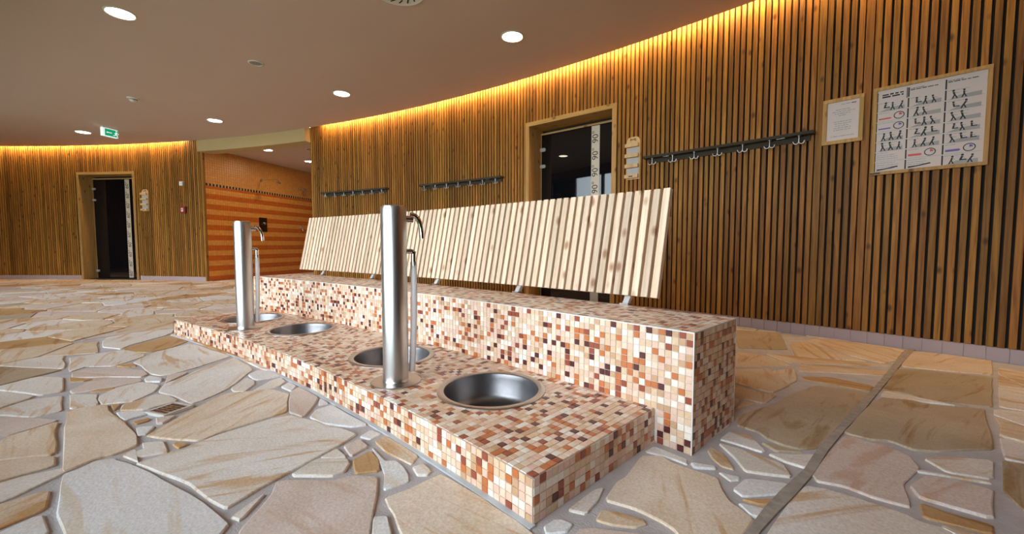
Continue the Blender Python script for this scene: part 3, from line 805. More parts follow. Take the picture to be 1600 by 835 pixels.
nr_w = struct(MB().box(0.02, NL, -0.12, 0.0, 0, NZ + .1).build('wall_niche_right', 'cream', None, P(RW + .08, 113.72, 0), (0, 0, radians(113.72))))
MB().box(-0.02, 0.0, -0.10, 0.02, 0.0, 2.8).build('corner_post', 'slat', nr_w, (-0.07, 0.0, 0))

# ------------------------------------------------------------------ glazed inner wall, ends
inner = MB()
inner.arc(RI - 0.12, RI, TH_A - 1, W_FIRST, 0, HC); inner.arc(RI - 0.12, RI, bays[-1][1], TH_B + 1, 0, HC)
inner.arc(RI - 0.12, RI, W_FIRST, bays[-1][1], 2.62, HC); inner.arc(RI - 0.12, RI, W_FIRST, bays[-1][1], 0, 0.12)
struct(inner.build('wall_inner', 'innerwall'), 'inner wall with tall garden windows')
for i, (b0, b1) in enumerate(bays):
    tm_ = (b0 + b1) / 2; w = struct(ring_empty('window_%d' % (i + 1), RI - 0.06, tm_), 'tall dark framed garden window'); hw = radians(b1 - b0) / 2 * RI
    for x0, x1 in ((-hw, -hw + .035), (hw - .035, hw)): MB().box(x0, x1, -.035, .035, 0.12, 2.62).build('window_frame', 'winframe', w)
    for z0, z1 in ((0.12, 0.18), (1.86, 1.92), (2.56, 2.62)): MB().box(-hw + .035, hw - .035, -.035, .035, z0, z1).build('window_bar', 'winframe', w)
    for z0, z1 in ((0.18, 1.86), (1.92, 2.56)): MB().box(-hw + .035, hw - .035, -.004, .004, z0, z1).build('pane', 'clear', w)
for nm, th_ in (('wall_end_right', TH_A), ('wall_end_left', TH_B)):
    sg = -1 if nm.endswith('right') else 1
    struct(MB().arc(RI - .1, RW + .3, th_ , th_ + sg * 0.5, 0, 3.05, 2).build(nm, 'slat'))
struct(MB().arc(2.0, RI - 0.13, TH_A - 30, TH_B + 30, -0.25, -0.15, 60).build('ground_courtyard', 'lawn'), 'lawn of the inner courtyard')

# ------------------------------------------------------------------ mosaic bench and platform
PAL = [(sr(230, 205, 180), 21), (sr(220, 186, 152), 18), (sr(226, 188, 166), 17), (sr(200, 158, 122), 11), (sr(194, 112, 64), 12),
       (sr(150, 76, 54), 8), (sr(88, 42, 38), 6), (sr(238, 225, 209), 16)]
PC = [p for p, w in PAL]; PW = [w for p, w in PAL]
G = 0.0011; TH = 0.0028
def tile_mesh(col):
    m = MB(); m.col = col; h = T/2 - G; k = 0.0009
    lo = [(-h, -h, 0), (h, -h, 0), (h, h, 0), (-h, h, 0)]; mi = [(x, y, TH - k) for x, y, _ in lo]
    tp = [(x*(h-k)/h, y*(h-k)/h, TH) for x, y, _ in lo]
    m.add(lo + mi + tp, [(8, 9, 10, 11)] + [(i, (i+1) % 4, 4 + (i+1) % 4, 4 + i) for i in range(4)] + [(4+i, 4 + (i+1) % 4, 8 + (i+1) % 4, 8 + i) for i in range(4)])
    return m.mesh('tile', 'tile')
TILE_ME = [tile_mesh(c) for c in PC]

SINKS = [(92.25, 14.858), (95.27, 14.858), (99.64, 14.872), (102.60, 14.872)]
SK_O, SK_I = 0.232, 0.203
def frame(o, u, v):
    """matrix with x along u, y along v, z outward"""
    u = u.normalized(); v = (v - u * v.dot(u)).normalized(); n = u.cross(v)
    m = Matrix((u, v, n)).transposed().to_4x4(); m.translation = o; return m
def tang(t): a = radians(t); return Vector((sin(a), -cos(a), 0))      # to the right along the ring
def radial(t): a = radians(t); return Vector((cos(a), sin(a), 0))
UP = Vector((0, 0, 1))

class Block:
    def __init__(s): s.t = []
    def put(s, m, sx, cut=None): s.t.append((m, sx, random.choices(range(8), PW)[0], cut))
    def finish(s, root):
        def size(e):
            m = e[0]; d = m.translation - CAM; l = d.length; n = m.to_3x3().col[2]
            f = -(d.normalized().dot(n)); return f / (l * l) if f > 0.02 else 0
        q = sorted([e for e in s.t if e[3] is None], key=size, reverse=True)
        big, small = q[:300], q[300:] + [e for e in s.t if e[3] is not None]
        for m, sx, ci, _ in big:
            o = link('tile', TILE_ME[ci], root); o.matrix_local = root.matrix_world.inverted() @ m @ Matrix.Diagonal((sx, 1, 1, 1))
        mb = MB(); k = 0.0009; h = T/2 - G
        inv = root.matrix_world.inverted()
        for m, sx, ci, cut in small:
            mb.col = PC[ci]; mm = inv @ m
            poly = cut or [(-h*sx, -h), (h*sx, -h), (h*sx, h), (-h*sx, h)]
            n = len(poly)
            lo = [mm @ Vector((x, y, 0)) for x, y in poly]; tp = [mm @ Vector((x * .955, y * .955, TH)) if cut is None else mm @ Vector((x, y, TH)) for x, y in poly]
            mb.add(lo + tp, [list(range(n, 2*n))] + [(i, (i+1) % n, n + (i+1) % n, n + i) for i in range(n)])
        o = mb.build('far_tiles', 'tile', root); o['kind'] = 'stuff'

def rows_arc(blk, r, t0, t1, z0, nz, inward=True, skip=None):
    n = round(radians(t1 - t0) * r / T); st = (t1 - t0) / n; sx = radians(st) * r / T
    for i in range(n):
        t = t0 + (i + .5) * st
        for j in range(nz):
            z = z0 + (j + .5) * T
            if skip and skip(t, z): continue
            blk.put(frame(P(r, t, z), tang(t) if inward else -tang(t), UP), sx)
def rows_top(blk, ra, nr, t0, t1, z, sinks=()):
    n = round(radians(t1 - t0) * (ra + nr*T/2) / T); st = (t1 - t0) / n
    for i in range(n):
        t = t0 + (i + .5) * st
        for j in range(nr):
            r = ra + (j + .5) * T; sx = radians(st) * r / T; o = P(r, t, z); cut = None; drop = False
            for s in sinks:
                c = P(s[1], s[0], z); v = Vector((o.x - c.x, o.y - c.y)); d = v.length
                if d < SK_I + .012 - .020: drop = True; break
                if d < SK_I + .012 + .020:
                    h = T/2 - G; u = tang(t); w = radial(t); nn = (-v.normalized())
                    nl = (nn.dot(Vector((u.x, u.y))), nn.dot(Vector((w.x, w.y)))); pd = d - (SK_I + .012)
                    cut = clip([(-h*sx, -h), (h*sx, -h), (h*sx, h), (-h*sx, h)], (nl[0]*pd, nl[1]*pd), nl)
                    if len(cut) < 3: drop = True
                    break
            if not drop: blk.put(frame(o, tang(t), radial(t)), sx, cut)
def rows_end(blk, ra, nr, t, z0, nz, right=True):
    for i in range(nr):
        r = ra + (i + .5) * T
        for j in range(nz):
            blk.put(frame(P(r, t, z0 + (j + .5) * T), radial(t) if right else -radial(t), UP), 1.0)

bench = ring_empty('mosaic_bench', R2, (TB0 + TB1) / 2)
plat = ring_empty('mosaic_platform', R1, (TP0 + TP1) / 2)
bpy.context.view_layer.update()
def world_child(mb, name, mat, root, smooth=None):
    o = mb.build(name, mat, root, smooth=smooth); o.matrix_local = root.matrix_world.inverted(); return o
tag(bench, 'long curved bench block clad in beige and brown mosaic, below the slatted backrest', 'bench')
tag(plat, 'low curved mosaic platform with four sunken steel basins and two posts', 'platform')
e = 0.0006
world_child(MB().arc(R2, R3, TB0, TB1, 0, HB, 60), 'core', 'grout', bench)
blk = Block()
rows_arc(blk, R2 - e, TB0, TB1, 0, 17, True, lambda t, z: z < HP and TP0 < t < TP1)
rows_top(blk, R2, 16, TB0, TB1, HB + e)
rows_end(blk, R2, 16, TB0, 0, 17)
rows_arc(blk, R3 + e, TB0, TB1, 0, 17, False)
for i in range(16):
    for j in range(17): blk.put(frame(P(R2 + (i + .5)*T, TB1, (j + .5)*T), -radial(TB1), UP), 1.0)
blk.finish(bench)
# white edge profile along the front, end and corner edges
tr = MB(); q = .0032
tr.arc(R2 - q, R2 + .002, TB0, TB1, HB - .002, HB + q, 60); tr.arc(R2 - q, R3 + q, TB0 - .013, TB0 + .004, HB - .002, HB + q, 2)
tr.arc(R2 - q, R2 + .002, TB0 - .013, TB0 + .004, 0, HB, 2); tr.arc(R3 - .002, R3 + q, TB0 - .013, TB0 + .004, 0, HB, 2)
world_child(tr, 'edge_profile', 'trim', bench)

# platform core: walls plus a top with four round openings
core = MB(); n_t = round(radians(TP1 - TP0) * (R1 + 13*T) / T); st = (TP1 - TP0) / n_t
core.arc(R1, R1 + .01, TP0, TP1, 0, HP - .001, 60); core.arc(R1 + .01, R2, TP0, TP0 + .04, 0, HP - .001, 2); core.arc(R1 + .01, R2, TP1 - .04, TP1, 0, HP - .001, 2)
patch = []
for s in SINKS:
    i0 = int((s[0] - TP0) / st) - 10; j0 = int((s[1] - R1) / T) - 10
    patch.append((max(0, i0), max(0, j0), min(n_t, i0 + 21), min(26, j0 + 21)))
def node(i, j): return P(R1 + j * T, TP0 + i * st, HP)
for i in range(n_t):
    run = [j for j in range(26) if not any(a <= i < c and b <= j < d for a, b, c, d in patch)]
    k = 0
    while k < len(run):
        e0 = run[k]
        while k + 1 < len(run) and run[k+1] == run[k] + 1: k += 1
        core.add([node(i, e0), node(i+1, e0), node(i+1, run[k]+1), node(i, run[k]+1)], [(0, 1, 2, 3)]); k += 1
for s, (a, b, c, d) in zip(SINKS, patch):
    ring = [(i, b) for i in range(a, c)] + [(c, j) for j in range(b, d)] + [(i, d) for i in range(c, a, -1)] + [(a, j) for j in range(d, b, -1)]
    cc = P(s[1], s[0], HP); outer = [node(i, j) for i, j in ring]; innr = []
    for p in outer:
        v = (p - cc); innr.append(cc + v.normalized() * (SK_I + .008))
    m = len(ring); core.add(outer + innr, [(k, (k+1) % m, m + (k+1) % m, m + k) for k in range(m)])
world_child(core, 'core', 'grout', plat)
blk = Block()
rows_arc(blk, R1 - e, TP0, TP1, 0, 5); rows_top(blk, R1, 26, TP0, TP1, HP + e, SINKS); rows_end(blk, R1, 26, TP0, 0, 5)
for i in range(26):
    for j in range(5): blk.put(frame(P(R1 + (i + .5)*T, TP1, (j + .5)*T), -radial(TP1), UP), 1.0)
blk.finish(plat)
cl = MB(); cl.arc(R1 - .022, R1, TP0 - .04, TP1 + .05, 0, .006, 60)
world_child(cl, 'sealant_joint', 'caulk', plat)
tr = MB(); tr.arc(R1 - q, R1 + .002, TP0 - .003, TP0 + .003, 0, HP, 2)
world_child(tr, 'edge_profile', 'grout', plat)

# ------------------------------------------------------------------ sunken basins
for (t, r), lb in zip(SINKS, ['round steel foot basin nearest the open end of the platform', 'round steel foot basin half hidden behind the nearer post',
                              'round steel foot basin just in front of the farther post', 'round steel foot basin half hidden behind the farther post']):
    b = tag(ring_empty('foot_basin', r, t, HP + .0036), lb, 'basin', 'steel foot basins in the mosaic platform')
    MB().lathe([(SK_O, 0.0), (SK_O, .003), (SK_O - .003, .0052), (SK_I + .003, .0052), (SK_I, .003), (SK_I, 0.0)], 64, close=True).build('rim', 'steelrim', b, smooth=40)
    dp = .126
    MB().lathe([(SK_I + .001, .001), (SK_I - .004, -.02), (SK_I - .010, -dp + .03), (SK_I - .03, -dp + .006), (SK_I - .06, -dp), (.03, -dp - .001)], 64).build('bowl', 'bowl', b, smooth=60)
    MB().lathe([(.034, -dp + .001), (.03, -dp + .003), (.012, -dp + .002), (0.0005, -dp + .002)], 24).build('drain', 'chrome', b, smooth=40)

# ------------------------------------------------------------------ water posts
def water_post(t, r, label):
    p = tag(ring_empty('water_post', r, t, HP + .0036), label, 'post', 'steel water posts on the platform')
    p.rotation_euler.z -= radians(22)
    MB().lathe([(.0005, 0), (.112, 0), (.112, .003), (.109, .006), (.058, .006), (.058, .004)], 56).build('base_plate', 'steelrim', p, smooth=40)
    MB().lathe([(.056, .006), (.056, .775), (.051, .790), (.046, .793), (.0005, .793)], 56).build('column', 'steel', p, smooth=35)
    MB().lathe([(.0575, .006), (.0575, .010), (.056, .014)], 56).build('weld_ring', 'steel', p, smooth=40)
    # lever valve: body, curved lever
    z1 = .735
    v = MB().tube([(0, .050, z1), (0, .085, z1)], .0155, 18).build('valve', 'chrome', p, smooth=50)
    lv = MB(); path = []; rd = []
    for i in range(9):
        a = i / 8; path.append((0, .070 + .052 * sin(a * 1.5) + .004, z1 + .018 - .105 * a * a + .006 * sin(a * 3))); rd.append(.0135 - .003 * a + (.0015 if i >= 7 else 0))
    lv.tube(path, rd, 12).build('lever', 'chrome', v, smooth=60)
    # lower outlet with hose
    z2 = .590
    ot = MB(); ot.tube([(0, .050, z2), (0, .078, z2), (0, .087, z2 - .006), (0, .086, z2 - .02), (0, .086, z2 - .052)], [.011, .011, .0115, .0115, .0125], 16)
    ot.build('outlet', 'chrome', p, smooth=50)
    cl = MB().lathe([(.0135, -.085), (.0145, -.083), (.0145, -.050), (.0135, -.048)], 18, (0, .086, z2)).build('hose_clip', 'steelrim', p, smooth=40)
    path = [(0, .086, z2 - .05)]
    for i in range(14):
        a = i / 13; path.append((0.004 * sin(a * 3), .086 + (.004 - .018 * a) * a, z2 - .06 - a * .49))
    MB().tube(path, .0145, 14).build('hose', 'hose', p, smooth=60)
    return p
water_post(93.75, 14.630, 'tall brushed steel water post with lever tap and hose, nearer of the two')
water_post(101.12, 14.650, 'tall brushed steel water post with lever tap and hose, farther of the two')

# ------------------------------------------------------------------ slatted backrest
BB0, BB1 = 90.76, 104.70; RB, ZB, RT, ZT = 15.597, .494, 15.722, 1.040
bk = tag(ring_empty('slatted_backrest', RB, (BB0 + BB1) / 2, HB + .004), 'leaning curved backrest of pale wooden slats standing on the bench', 'backrest')
bpy.context.view_layer.update(); inv = bk.matrix_world.inverted()
L = hypot(RT - RB, ZT - ZB); lean = atan2(RT - RB, ZT - ZB)
NS = 73; bw = radians(BB1 - BB0) * RB / NS
def back_slat(w, d, h):
    m = MB(); c = .0022
    sec = [(-w/2, d), (-w/2, c), (-w/2 + c, 0), (w/2 - c, 0), (w/2, c), (w/2, d)]; n = 6
    m.add([(x, y, 0) for x, y in sec] + [(x, y, h) for x, y in sec], [list(range(n)), list(range(n, 2*n))[::-1]] + [((i+1) % n, i, n+i, n+(i+1) % n) for i in range(n)])
    return m.mesh('slat', 'back')
bs = [back_slat(bw - .0155, .030, L + random.uniform(-.001, .001)) for k in range(4)]
for i in range(NS):
    t = BB0 + (BB1 - BB0) * (i + .5) / NS
    o = link('slat', random.choice(bs), bk)
    o.matrix_local = inv @ Matrix.Translation(P(RB, t, ZB)) @ Matrix.Rotation(radians(t - 90), 4, 'Z') @ Matrix.Rotation(-lean, 4, 'X')
for f in (.22, .80):
    rr = RB + (RT - RB) * f + .036; zz = ZB + (ZT - ZB) * f
    o = MB().arc(rr, rr + .022, BB0 + .06, BB1 - .06, zz - .035, zz + .02, 60).build('rail', 'frame', bk); o.matrix_local = inv
for t in (91.43, 94.25, 97.27, 100.40, 103.30):
    m = MB(); x = .016
    # inclined flat bracket from the bench up behind the slats, with foot plate
    prof = [(-.030, 0), (.000, 0), (.030, .05), (.092, .30), (.066, .30), (.004, .046)]
    m.add([(sx, y, z) for sx in (-x, x) for y, z in prof], [(0, 1, 2, 3, 4, 5), (11, 10, 9, 8, 7, 6)] + [(k, 6 + k, 6 + (k+1) % 6, (k+1) % 6) for k in range(6)])
    bm_ = inv @ Matrix.Translation(P(RB + .034, t, HB + .006)) @ Matrix.Rotation(radians(t - 90), 4, 'Z')
    o = m.build('bracket', 'bracket', bk); o.matrix_local = bm_
    m = MB().box(-.024, .024, -.044, .006, -.0022, .003)
    pl = m.build('foot_plate', 'steelrim', bk); pl.matrix_local = bm_

# ------------------------------------------------------------------ ceiling fittings
def downlight(r, t, z, label, group, rad=.098, lamp='lamp'):
    d = tag(ring_empty('downlight', r, t, z), label, 'ceiling light', group)
    MB().lathe([(rad, -.001), (rad + .018, -.001), (rad + .018, -.004), (rad + .004, -.009), (rad, -.006)], 40, close=True).build('ring', 'white', d, smooth=40)
    MB().lathe([(.0005, -.0045), (rad * .6, -.0048), (rad, -.004)], 40).build('diffuser', lamp, d, smooth=60)
for r, t, lb in ((14.484, 107.61, 'large round downlight at the upper corner, nearest the windows'), (16.749, 97.78, 'round downlight above the near sauna door'),
                 (16.739, 107.29, 'round downlight before the far end of the long slatted wall'), (16.793, 117.10, 'round downlight in front of the shower opening'),
                 (16.772, 127.34, 'round downlight beside the green exit sign')):
    downlight(r, t, HC, lb, 'round ceiling downlights')
downlight(16.75, 88.0, HC, 'round downlight over the open floor past the bench end', 'round ceiling downlights')
downlight(14.484, 88.0, HC, 'round downlight overhead between bench end and garden windows', 'round ceiling downlights')
downlight(18.29, 119.01, NZ, 'round downlight in the shower niche close to the beam', 'niche downlights', .085, 'lampniche')
downlight(19.48, 119.24, NZ, 'round downlight deeper in the shower niche', 'niche downlights', .085, 'lampniche')
s = tag(ring_empty('ceiling_speaker', 15.637, 107.486, HC), 'small round grey speaker in the ceiling', 'speaker')
MB().lathe([(.062, -.001), (.080, -.001), (.080, -.004), (.064, -.010), (.062, -.006)], 36, close=True).build('ring', 'white', s, smooth=40)
MB().lathe([(.0005, -.005), (.04, -.006), (.062, -.005)], 36).build('grille', 'speaker', s, smooth=60)
s = tag(ring_empty('smoke_detector', 15.684, 117.24, HC), 'small white smoke detector on the ceiling', 'detector')
MB().lathe([(.0005, -.012), (.062, -.012), (.068, -.006), (.068, 0)], 32).build('base', 'white', s, smooth=40)
MB().lathe([(.0005, -.052), (.03, -.05), (.045, -.035), (.048, -.012)], 32).build('sensor_head', 'white', s, smooth=50)
MB().lathe([(.047, -.03), (.0475, -.022)], 32).build('slot', 'darkslot', s)
def swirl(r, t, z, label, rad):
    s = tag(ring_empty('air_outlet', r, t, z), label, 'air vent')
    MB().lathe([(.0005, -.002), (rad, -.002), (rad + .012, -.006), (rad + .016, -.001)], 40).build('plate', 'white', s, smooth=40)
    for ringr, cnt in ((rad * .78, 16), (rad * .5, 12)):
        for k in range(cnt):
            a = 2 * pi * k / cnt
            MB().box(-.006, .006, -rad * .14, rad * .14, -.0035, -.0022).build('slot', 'darkslot', s, (ringr * cos(a), ringr * sin(a), -.001), (0, 0, a + pi/2 + .6))
swirl(15.60, 98.75, HC, 'round slotted air outlet at the top edge of the ceiling', .20)
swirl(18.6, 116.2, NZ, 'round slotted air outlet in the niche ceiling', .16)

# exit sign: box hanging from the ceiling, lit face towards the hall
ex = tag(empty('exit_sign', P(16.62, 124.6, HC), radians(126)), 'green illuminated exit sign with running figure hanging from the ceiling', 'sign')
ex.scale = (.74, .8, .8)
MB().box(-.16, .16, -.03, .03, -.205, -.03).build('housing', 'signwhite', ex)
MB().box(-.15, .15, -.02, .02, -.03, 0).build('mount', 'white', ex)
MB().box(-.115, .155, -.0325, -.0305, -.19, -.045).build('green_panel', 'signgreen', ex)
pic = MB()
pic.plate([(-.09, -.118), (-.06, -.098), (-.06, -.110), (.03, -.110), (.03, -.126), (-.06, -.126), (-.06, -.138)][::-1], -.0345, -.0328)
pic.plate(circle_xz(.122, -.068, .014, 10), -.0345, -.0328)
pic.plate([(.095, -.125), (.125, -.085), (.142, -.092), (.120, -.135)][::-1], -.0345, -.0328)
pic.plate([(.118, -.13), (.150, -.150), (.143, -.180), (.130, -.178), (.134, -.156), (.105, -.140)], -.0345, -.0328)
pic.plate([(.108, -.128), (.086, -.150), (.055, -.152), (.055, -.165), (.092, -.163), (.122, -.138)], -.0345, -.0328)
pic.plate([(.125, -.090), (.090, -.100), (.078, -.118), (.086, -.124), (.098, -.110), (.125, -.104)], -.0345, -.0328)
pic.plate([(.135, -.092), (.160, -.112), (.175, -.105), (.178, -.114), (.158, -.124), (.130, -.106)], -.0345, -.0328)
pic.build('pictogram', 'signwhite', ex)

# ------------------------------------------------------------------ coat racks on the slats
def hook_mesh():
    m = MB()
    m.tube([(0, 0, 0), (0, 0, -.004)], .015, 14); m.tube([(0, 0, -.004), (0, 0, -.05)], .0042, 8)
    for sg in (-1, 1):
        pts = []
        for i in range(8):
            a = pi * i / 7 * .62; pts.append((sg * (.018 - .018 * cos(a * 1.6)) * 1.05, -.004, -.05 - .020 * sin(a * 1.6) + .004))
        m.tube(pts, .0042, 8); m.lathe([(.0005, .006), (.0055, .004), (.0065, 0), (.0055, -.004), (.0005, -.006)], 8, pts[-1])
    return m.mesh('hook', 'hook', 50)
HOOK = hook_mesh()
def coat_rack(t0, t1, z, n, label):
    tm_ = (t0 + t1) / 2; r = SL_R - .001
    k = tag(ring_empty('coat_rack', r, tm_, z), label, 'coat rack', 'coat racks on the slatted wall')
    bpy.context.view_layer.update(); inv = k.matrix_world.inverted()
    o = MB().arc(r - .085, r, t0, t1, z - .012, z + .012, 16).build('rail', 'darkmetal', k); o.matrix_local = inv
    o = MB().arc(r - .012, r, t0 + .1, t1 - .1, z - .055, z - .012, 16).build('wall_bar', 'darkmetal', k); o.matrix_local = inv
    for i in range(n):
        t = t1 - (t1 - t0) * (i + .42) / (n - .1)
        h = link('hook', HOOK, k); h.matrix_local = inv @ Matrix.Translation(P(r - .055, t, z - .012)) @ Matrix.Rotation(radians(t - 90), 4, 'Z')
    for f in (.16, .84):
        t = t0 + (t1 - t0) * f
        h = MB().box(-.03, .03, -.012, .012, -.003, 0).build('light_patch', 'hook', k); h.matrix_local = inv @ Matrix.Translation(P(r - .05, t, z - .012)) @ Matrix.Rotation(radians(t - 90), 4, 'Z')
coat_rack(89.97, 94.58, 1.645, 7, 'dark coat rack with double hooks beside the framed notice')
coat_rack(100.77, 105.66, 1.648, 7, 'dark coat rack with double hooks next to the near sauna door casing')
coat_rack(107.93, 112.73, 1.655, 7, 'dark coat rack with double hooks at the far end of the long slatted wall')

# ------------------------------------------------------------------ small wooden card holders by the doors
def card_holder(t, z, label):
    h = tag(ring_empty('card_holder', SL_R - .002, t, z), label, 'card holder', 'wooden card holders beside the sauna doors')
    w, H = .075, .445
    pts = [(-w, 0), (w, 0), (w, H - .055)]
    for i in range(1, 8):
        a = i / 8 * pi; pts.append((w * .98 * cos(a), H - .055 + .055 * min(1, sin(a) * 1.25)))
    pts.append((-w, H - .055))
    MB().plate(pts, -.012, 0).build('board', 'holder', h)
    for k in range(4):
        z0 = .012 + k * .108
        l = MB().box(-w - .005, w - .008, -.048, -.034, z0, z0 + .038).build('ledge', 'holder', h)
        MB().box(-w - .005, w - .008, -.034, -.012, z0, z0 + .008).build('ledge_floor', 'holder', h)
        if k < 3: MB().box(-w + .012, w - .012, -.0165, -.0125, z0 + .02, z0 + .104).build('card', 'card', h)
    em = MB()
    for k in range(5):
        em.box(-.034 + k * .014, -.026 + k * .014, -.0135, -.0122, H - .040 + .006 * sin(k), H - .018 + .004 * cos(k * 2))
    em.build('emblem', 'ink', h)
    MB().box(-.03, .012, -.0492, -.0481, .022, .034).build('plaque', 'darkmetal', h)
card_holder(95.03, 1.447, 'small pale wood card holder between the 90 degree door and a coat rack')
card_holder(127.13, 1.447, 'small pale wood card holder beside the 60 degree door')
sw = tag(ring_empty('wall_switch', SL_R - .001, 124.16, 1.988), 'small white sensor box on the far slatted wall', 'switch')
MB().plate(rounded(-.042, .042, -.042, .042, .008), -.03, 0).build('box', 'white', sw)
MB().plate(rounded(-.028, .028, -.028, .028, .005), -.034, -.030).build('cover', 'white', sw)
fa = tag(ring_empty('fire_alarm', SL_R - .001, 124.10, 1.457), 'dark red fire alarm call point on the far slatted wall', 'alarm')
MB().plate(rounded(-.066, .066, -.066, .066, .01), -.04, 0).build('box', 'redbox', fa)
MB().plate(rounded(-.026, .026, -.035, .038, .004), -.043, -.040).build('label_plate', 'white', fa)
MB().plate(circle_xz(0, .002, .012, 12), -.046, -.043).build('button', 'ink', fa)

# ------------------------------------------------------------------ framed notice and sauna board
def framed(name, t, r, z0, w, h, fw, label, cat):
    f = tag(ring_empty(name, r, t, z0), label, cat)
    m = [(-w/2, w/2, 0, fw), (-w/2, w/2, h - fw, h)]
    for x0, x1, a, b in m: MB().box(x0, x1, -.022, 0, a, b).build('frame_bar', 'frame', f)
    for x0, x1 in ((-w/2, -w/2 + fw), (w/2 - fw, w/2)): MB().box(x0, x1, -.022, 0, fw, h - fw).build('frame_bar', 'frame', f)
    sh = MB().box(-w/2 + fw, w/2 - fw, -.010, -.002, fw, h - fw).build('sheet', 'paper', f)
    return f, sh
rr = random.Random(5)
def word_line(m, x0, x1, z, hgt, y=-.0106):
    x = x0
    while x < x1:
        l = min(rr.uniform(hgt * 1.5, hgt * 5), x1 - x); m.box(x, x + l, y, -.0099, z, z + hgt * rr.uniform(.75, 1)); x += l + hgt * .7
tn = 89.425
f, sh = framed('notice', tn, SL_R - .002, 1.533, .246, .345, .026, 'small wood framed paper notice beside the coat rack', 'notice')
ink = MB()
word_line(ink, -.01, .075, .293, .006)
for z, a, b in ((.255, -.045, .045), (.240, -.065, .07), (.225, -.05, .045), (.211, -.025, .022), (.165, -.055, .055), (.149, -.05, .052), (.133, -.045, .04), (.117, -.052, .05), (.102, -.055, .05), (.055, -.07, .07)):
    word_line(ink, a, b, z, .0062)
ink.build('printed_lines', 'grey', sh)['kind'] = 'stuff'
red = MB().box(.050, .078, -.0107, -.0099, .292, .299).build('printed_logo', 'redbox', sh)

BW, BH = .57, .628
tb = 88.84 - degrees(BW / 2 / SL_R) + .02
f, sh = framed('instruction_board', tb, SL_R - .002, 1.264, BW, BH, .022, 'large wood framed board with columns of small sauna pictograms', 'board')
MB().box(-BW/2, -BW/2 + .055, -.0231, -.022, .006, .016).build('maker_mark', 'ink', f)
blackm, greym, redm, purm = MB(), MB(), MB(), MB()
cols = [(-.255, -.105), (-.090, .075), (.090, .255)]; zt, zbm = BH - .035, .035
def fig(x, z, s, lean=0.0, sit=False):
    blackm.plate(circle_xz(x + lean * s * .5, z + s, s * .13, 8), -.0112, -.0099)
    blackm.plate([(x - s*.10, z + s*.45), (x + s*.08, z + s*.42), (x + lean*s*.5 + s*.10, z + s*.84), (x + lean*s*.5 - s*.10, z + s*.86)], -.0110, -.0099)
    if sit: blackm.plate([(x - s*.1, z + s*.35), (x + s*.5, z + s*.35), (x + s*.5, z + s*.48), (x - s*.1, z + s*.48)], -.0110, -.0099)
    else:
        blackm.plate([(x - s*.28, z), (x - s*.14, z), (x + s*.05, z + s*.45), (x - s*.10, z + s*.47)], -.0110, -.0099)
        blackm.plate([(x + s*.14, z), (x + s*.28, z), (x + s*.08, z + s*.45), (x - s*.04, z + s*.45)], -.0110, -.0099)
    greym.plate([(x + lean*s*.5, z + s*.72), (x + s*.36, z + s*.60), (x + s*.36, z + s*.66), (x + lean*s*.5, z + s*.82)], -.0110, -.0099)
def clock(x, z, c):
    n = 22; o = circle_xz(x, z, .0285, n, .026); i_ = circle_xz(x, z, .0235, n, .021)
    for k in range(n):
        l = (k + 1) % n; blackm.plate([o[k], o[l], i_[l], i_[k]], -.0110, -.0099)
    c.plate([(x, z), (x + .018, z + .003), (x + .010, z + .015), (x, z + .018)], -.0111, -.0099)
rowsz = [zt - .075 * k for k in range(1, 8)]
for ci, (x0, x1) in enumerate(cols):
    for k in range(8):
        z1 = zt - .0715 * k; z0 = z1 - .0715
        bx = x0 - .012
        blackm.box(bx, bx + .008, -.0110, -.0099, z0 + .004, z1 - .003)
        if ci == 0 and k == 0:
            for j, zz in enumerate((z1 - .028, z1 - .044)): word_line(blackm, x0 + .018, x1 - .02, zz, .011)
            blackm.box(x1 - .004, x1 + .001, -.0110, -.0099, z0, z1); continue
        if k == 0:
            word_line(blackm, x0, x0 + .07, z1 - .016, .004); word_line(blackm, x0, x1 - .03, z1 - .026, .006)
            continue
        word_line(greym, x0 + .002, x0 + rr.uniform(.05, .11), z1 - .011, .0042)
        greym.box(x0, x1, -.0104, -.0099, z0 + .002, z0 + .0038)
        if (ci, k) in ((0, 2), (0, 3), (1, 6), (2, 6)):
            c = redm if (ci, k) in ((0, 2), (1, 6)) else purm
            wid = .009 if ci == 0 else .014
            c.plate([(x0 + .004, z0 + .018), (x0 + .066, z0 + .018), (x0 + .074, z0 + .018 + wid * .5), (x0 + .066, z0 + .018 + wid), (x0 + .004, z0 + .018 + wid)], -.0111, -.0099)
            clock(x0 + .112, z0 + .034, c)
        elif (ci, k) in ((0, 6), (0, 7), (1, 7)):
            for j in range(3): word_line(greym, x0 + .003, x0 + rr.uniform(.07, .12), z0 + .016 + j * .014, .005)
            if k == 7: blackm.plate([(x0 + .005, z0 + .008), (x0 + .05, z0 + .014), (x0 + .12, z0 + .026), (x0 + .115, z0 + .034), (x0 + .05, z0 + .022), (x0 + .008, z0 + .020)], -.0110, -.0099)
        else:
            greym.plate([(x0 + .008, z0 + .004), (x1 - .012, z0 + .004), (x1 - .012, z0 + .030), (x0 + .055, z0 + .026)], -.0103, -.0099)
            for j in range(rr.choice((2, 3, 3))):
                fig(x0 + .034 + j * .042, z0 + .007, rr.uniform(.046, .054), rr.uniform(-.5, .5), rr.random() < .35)
for m, nm, mt in ((blackm, 'printed_black', 'ink'), (greym, 'printed_grey', 'grey'), (redm, 'printed_red', 'red'), (purm, 'printed_purple', 'purple')): m.build(nm, mt, sh)['kind'] = 'stuff'

# ------------------------------------------------------------------ shower fittings on the niche wall (local x away from the hall, -y into the niche)
def niche_thing(name, r, z, label, cat, group=None): return tag(empty(name, P(r, NT, z), radians(NT)), label, cat, group)
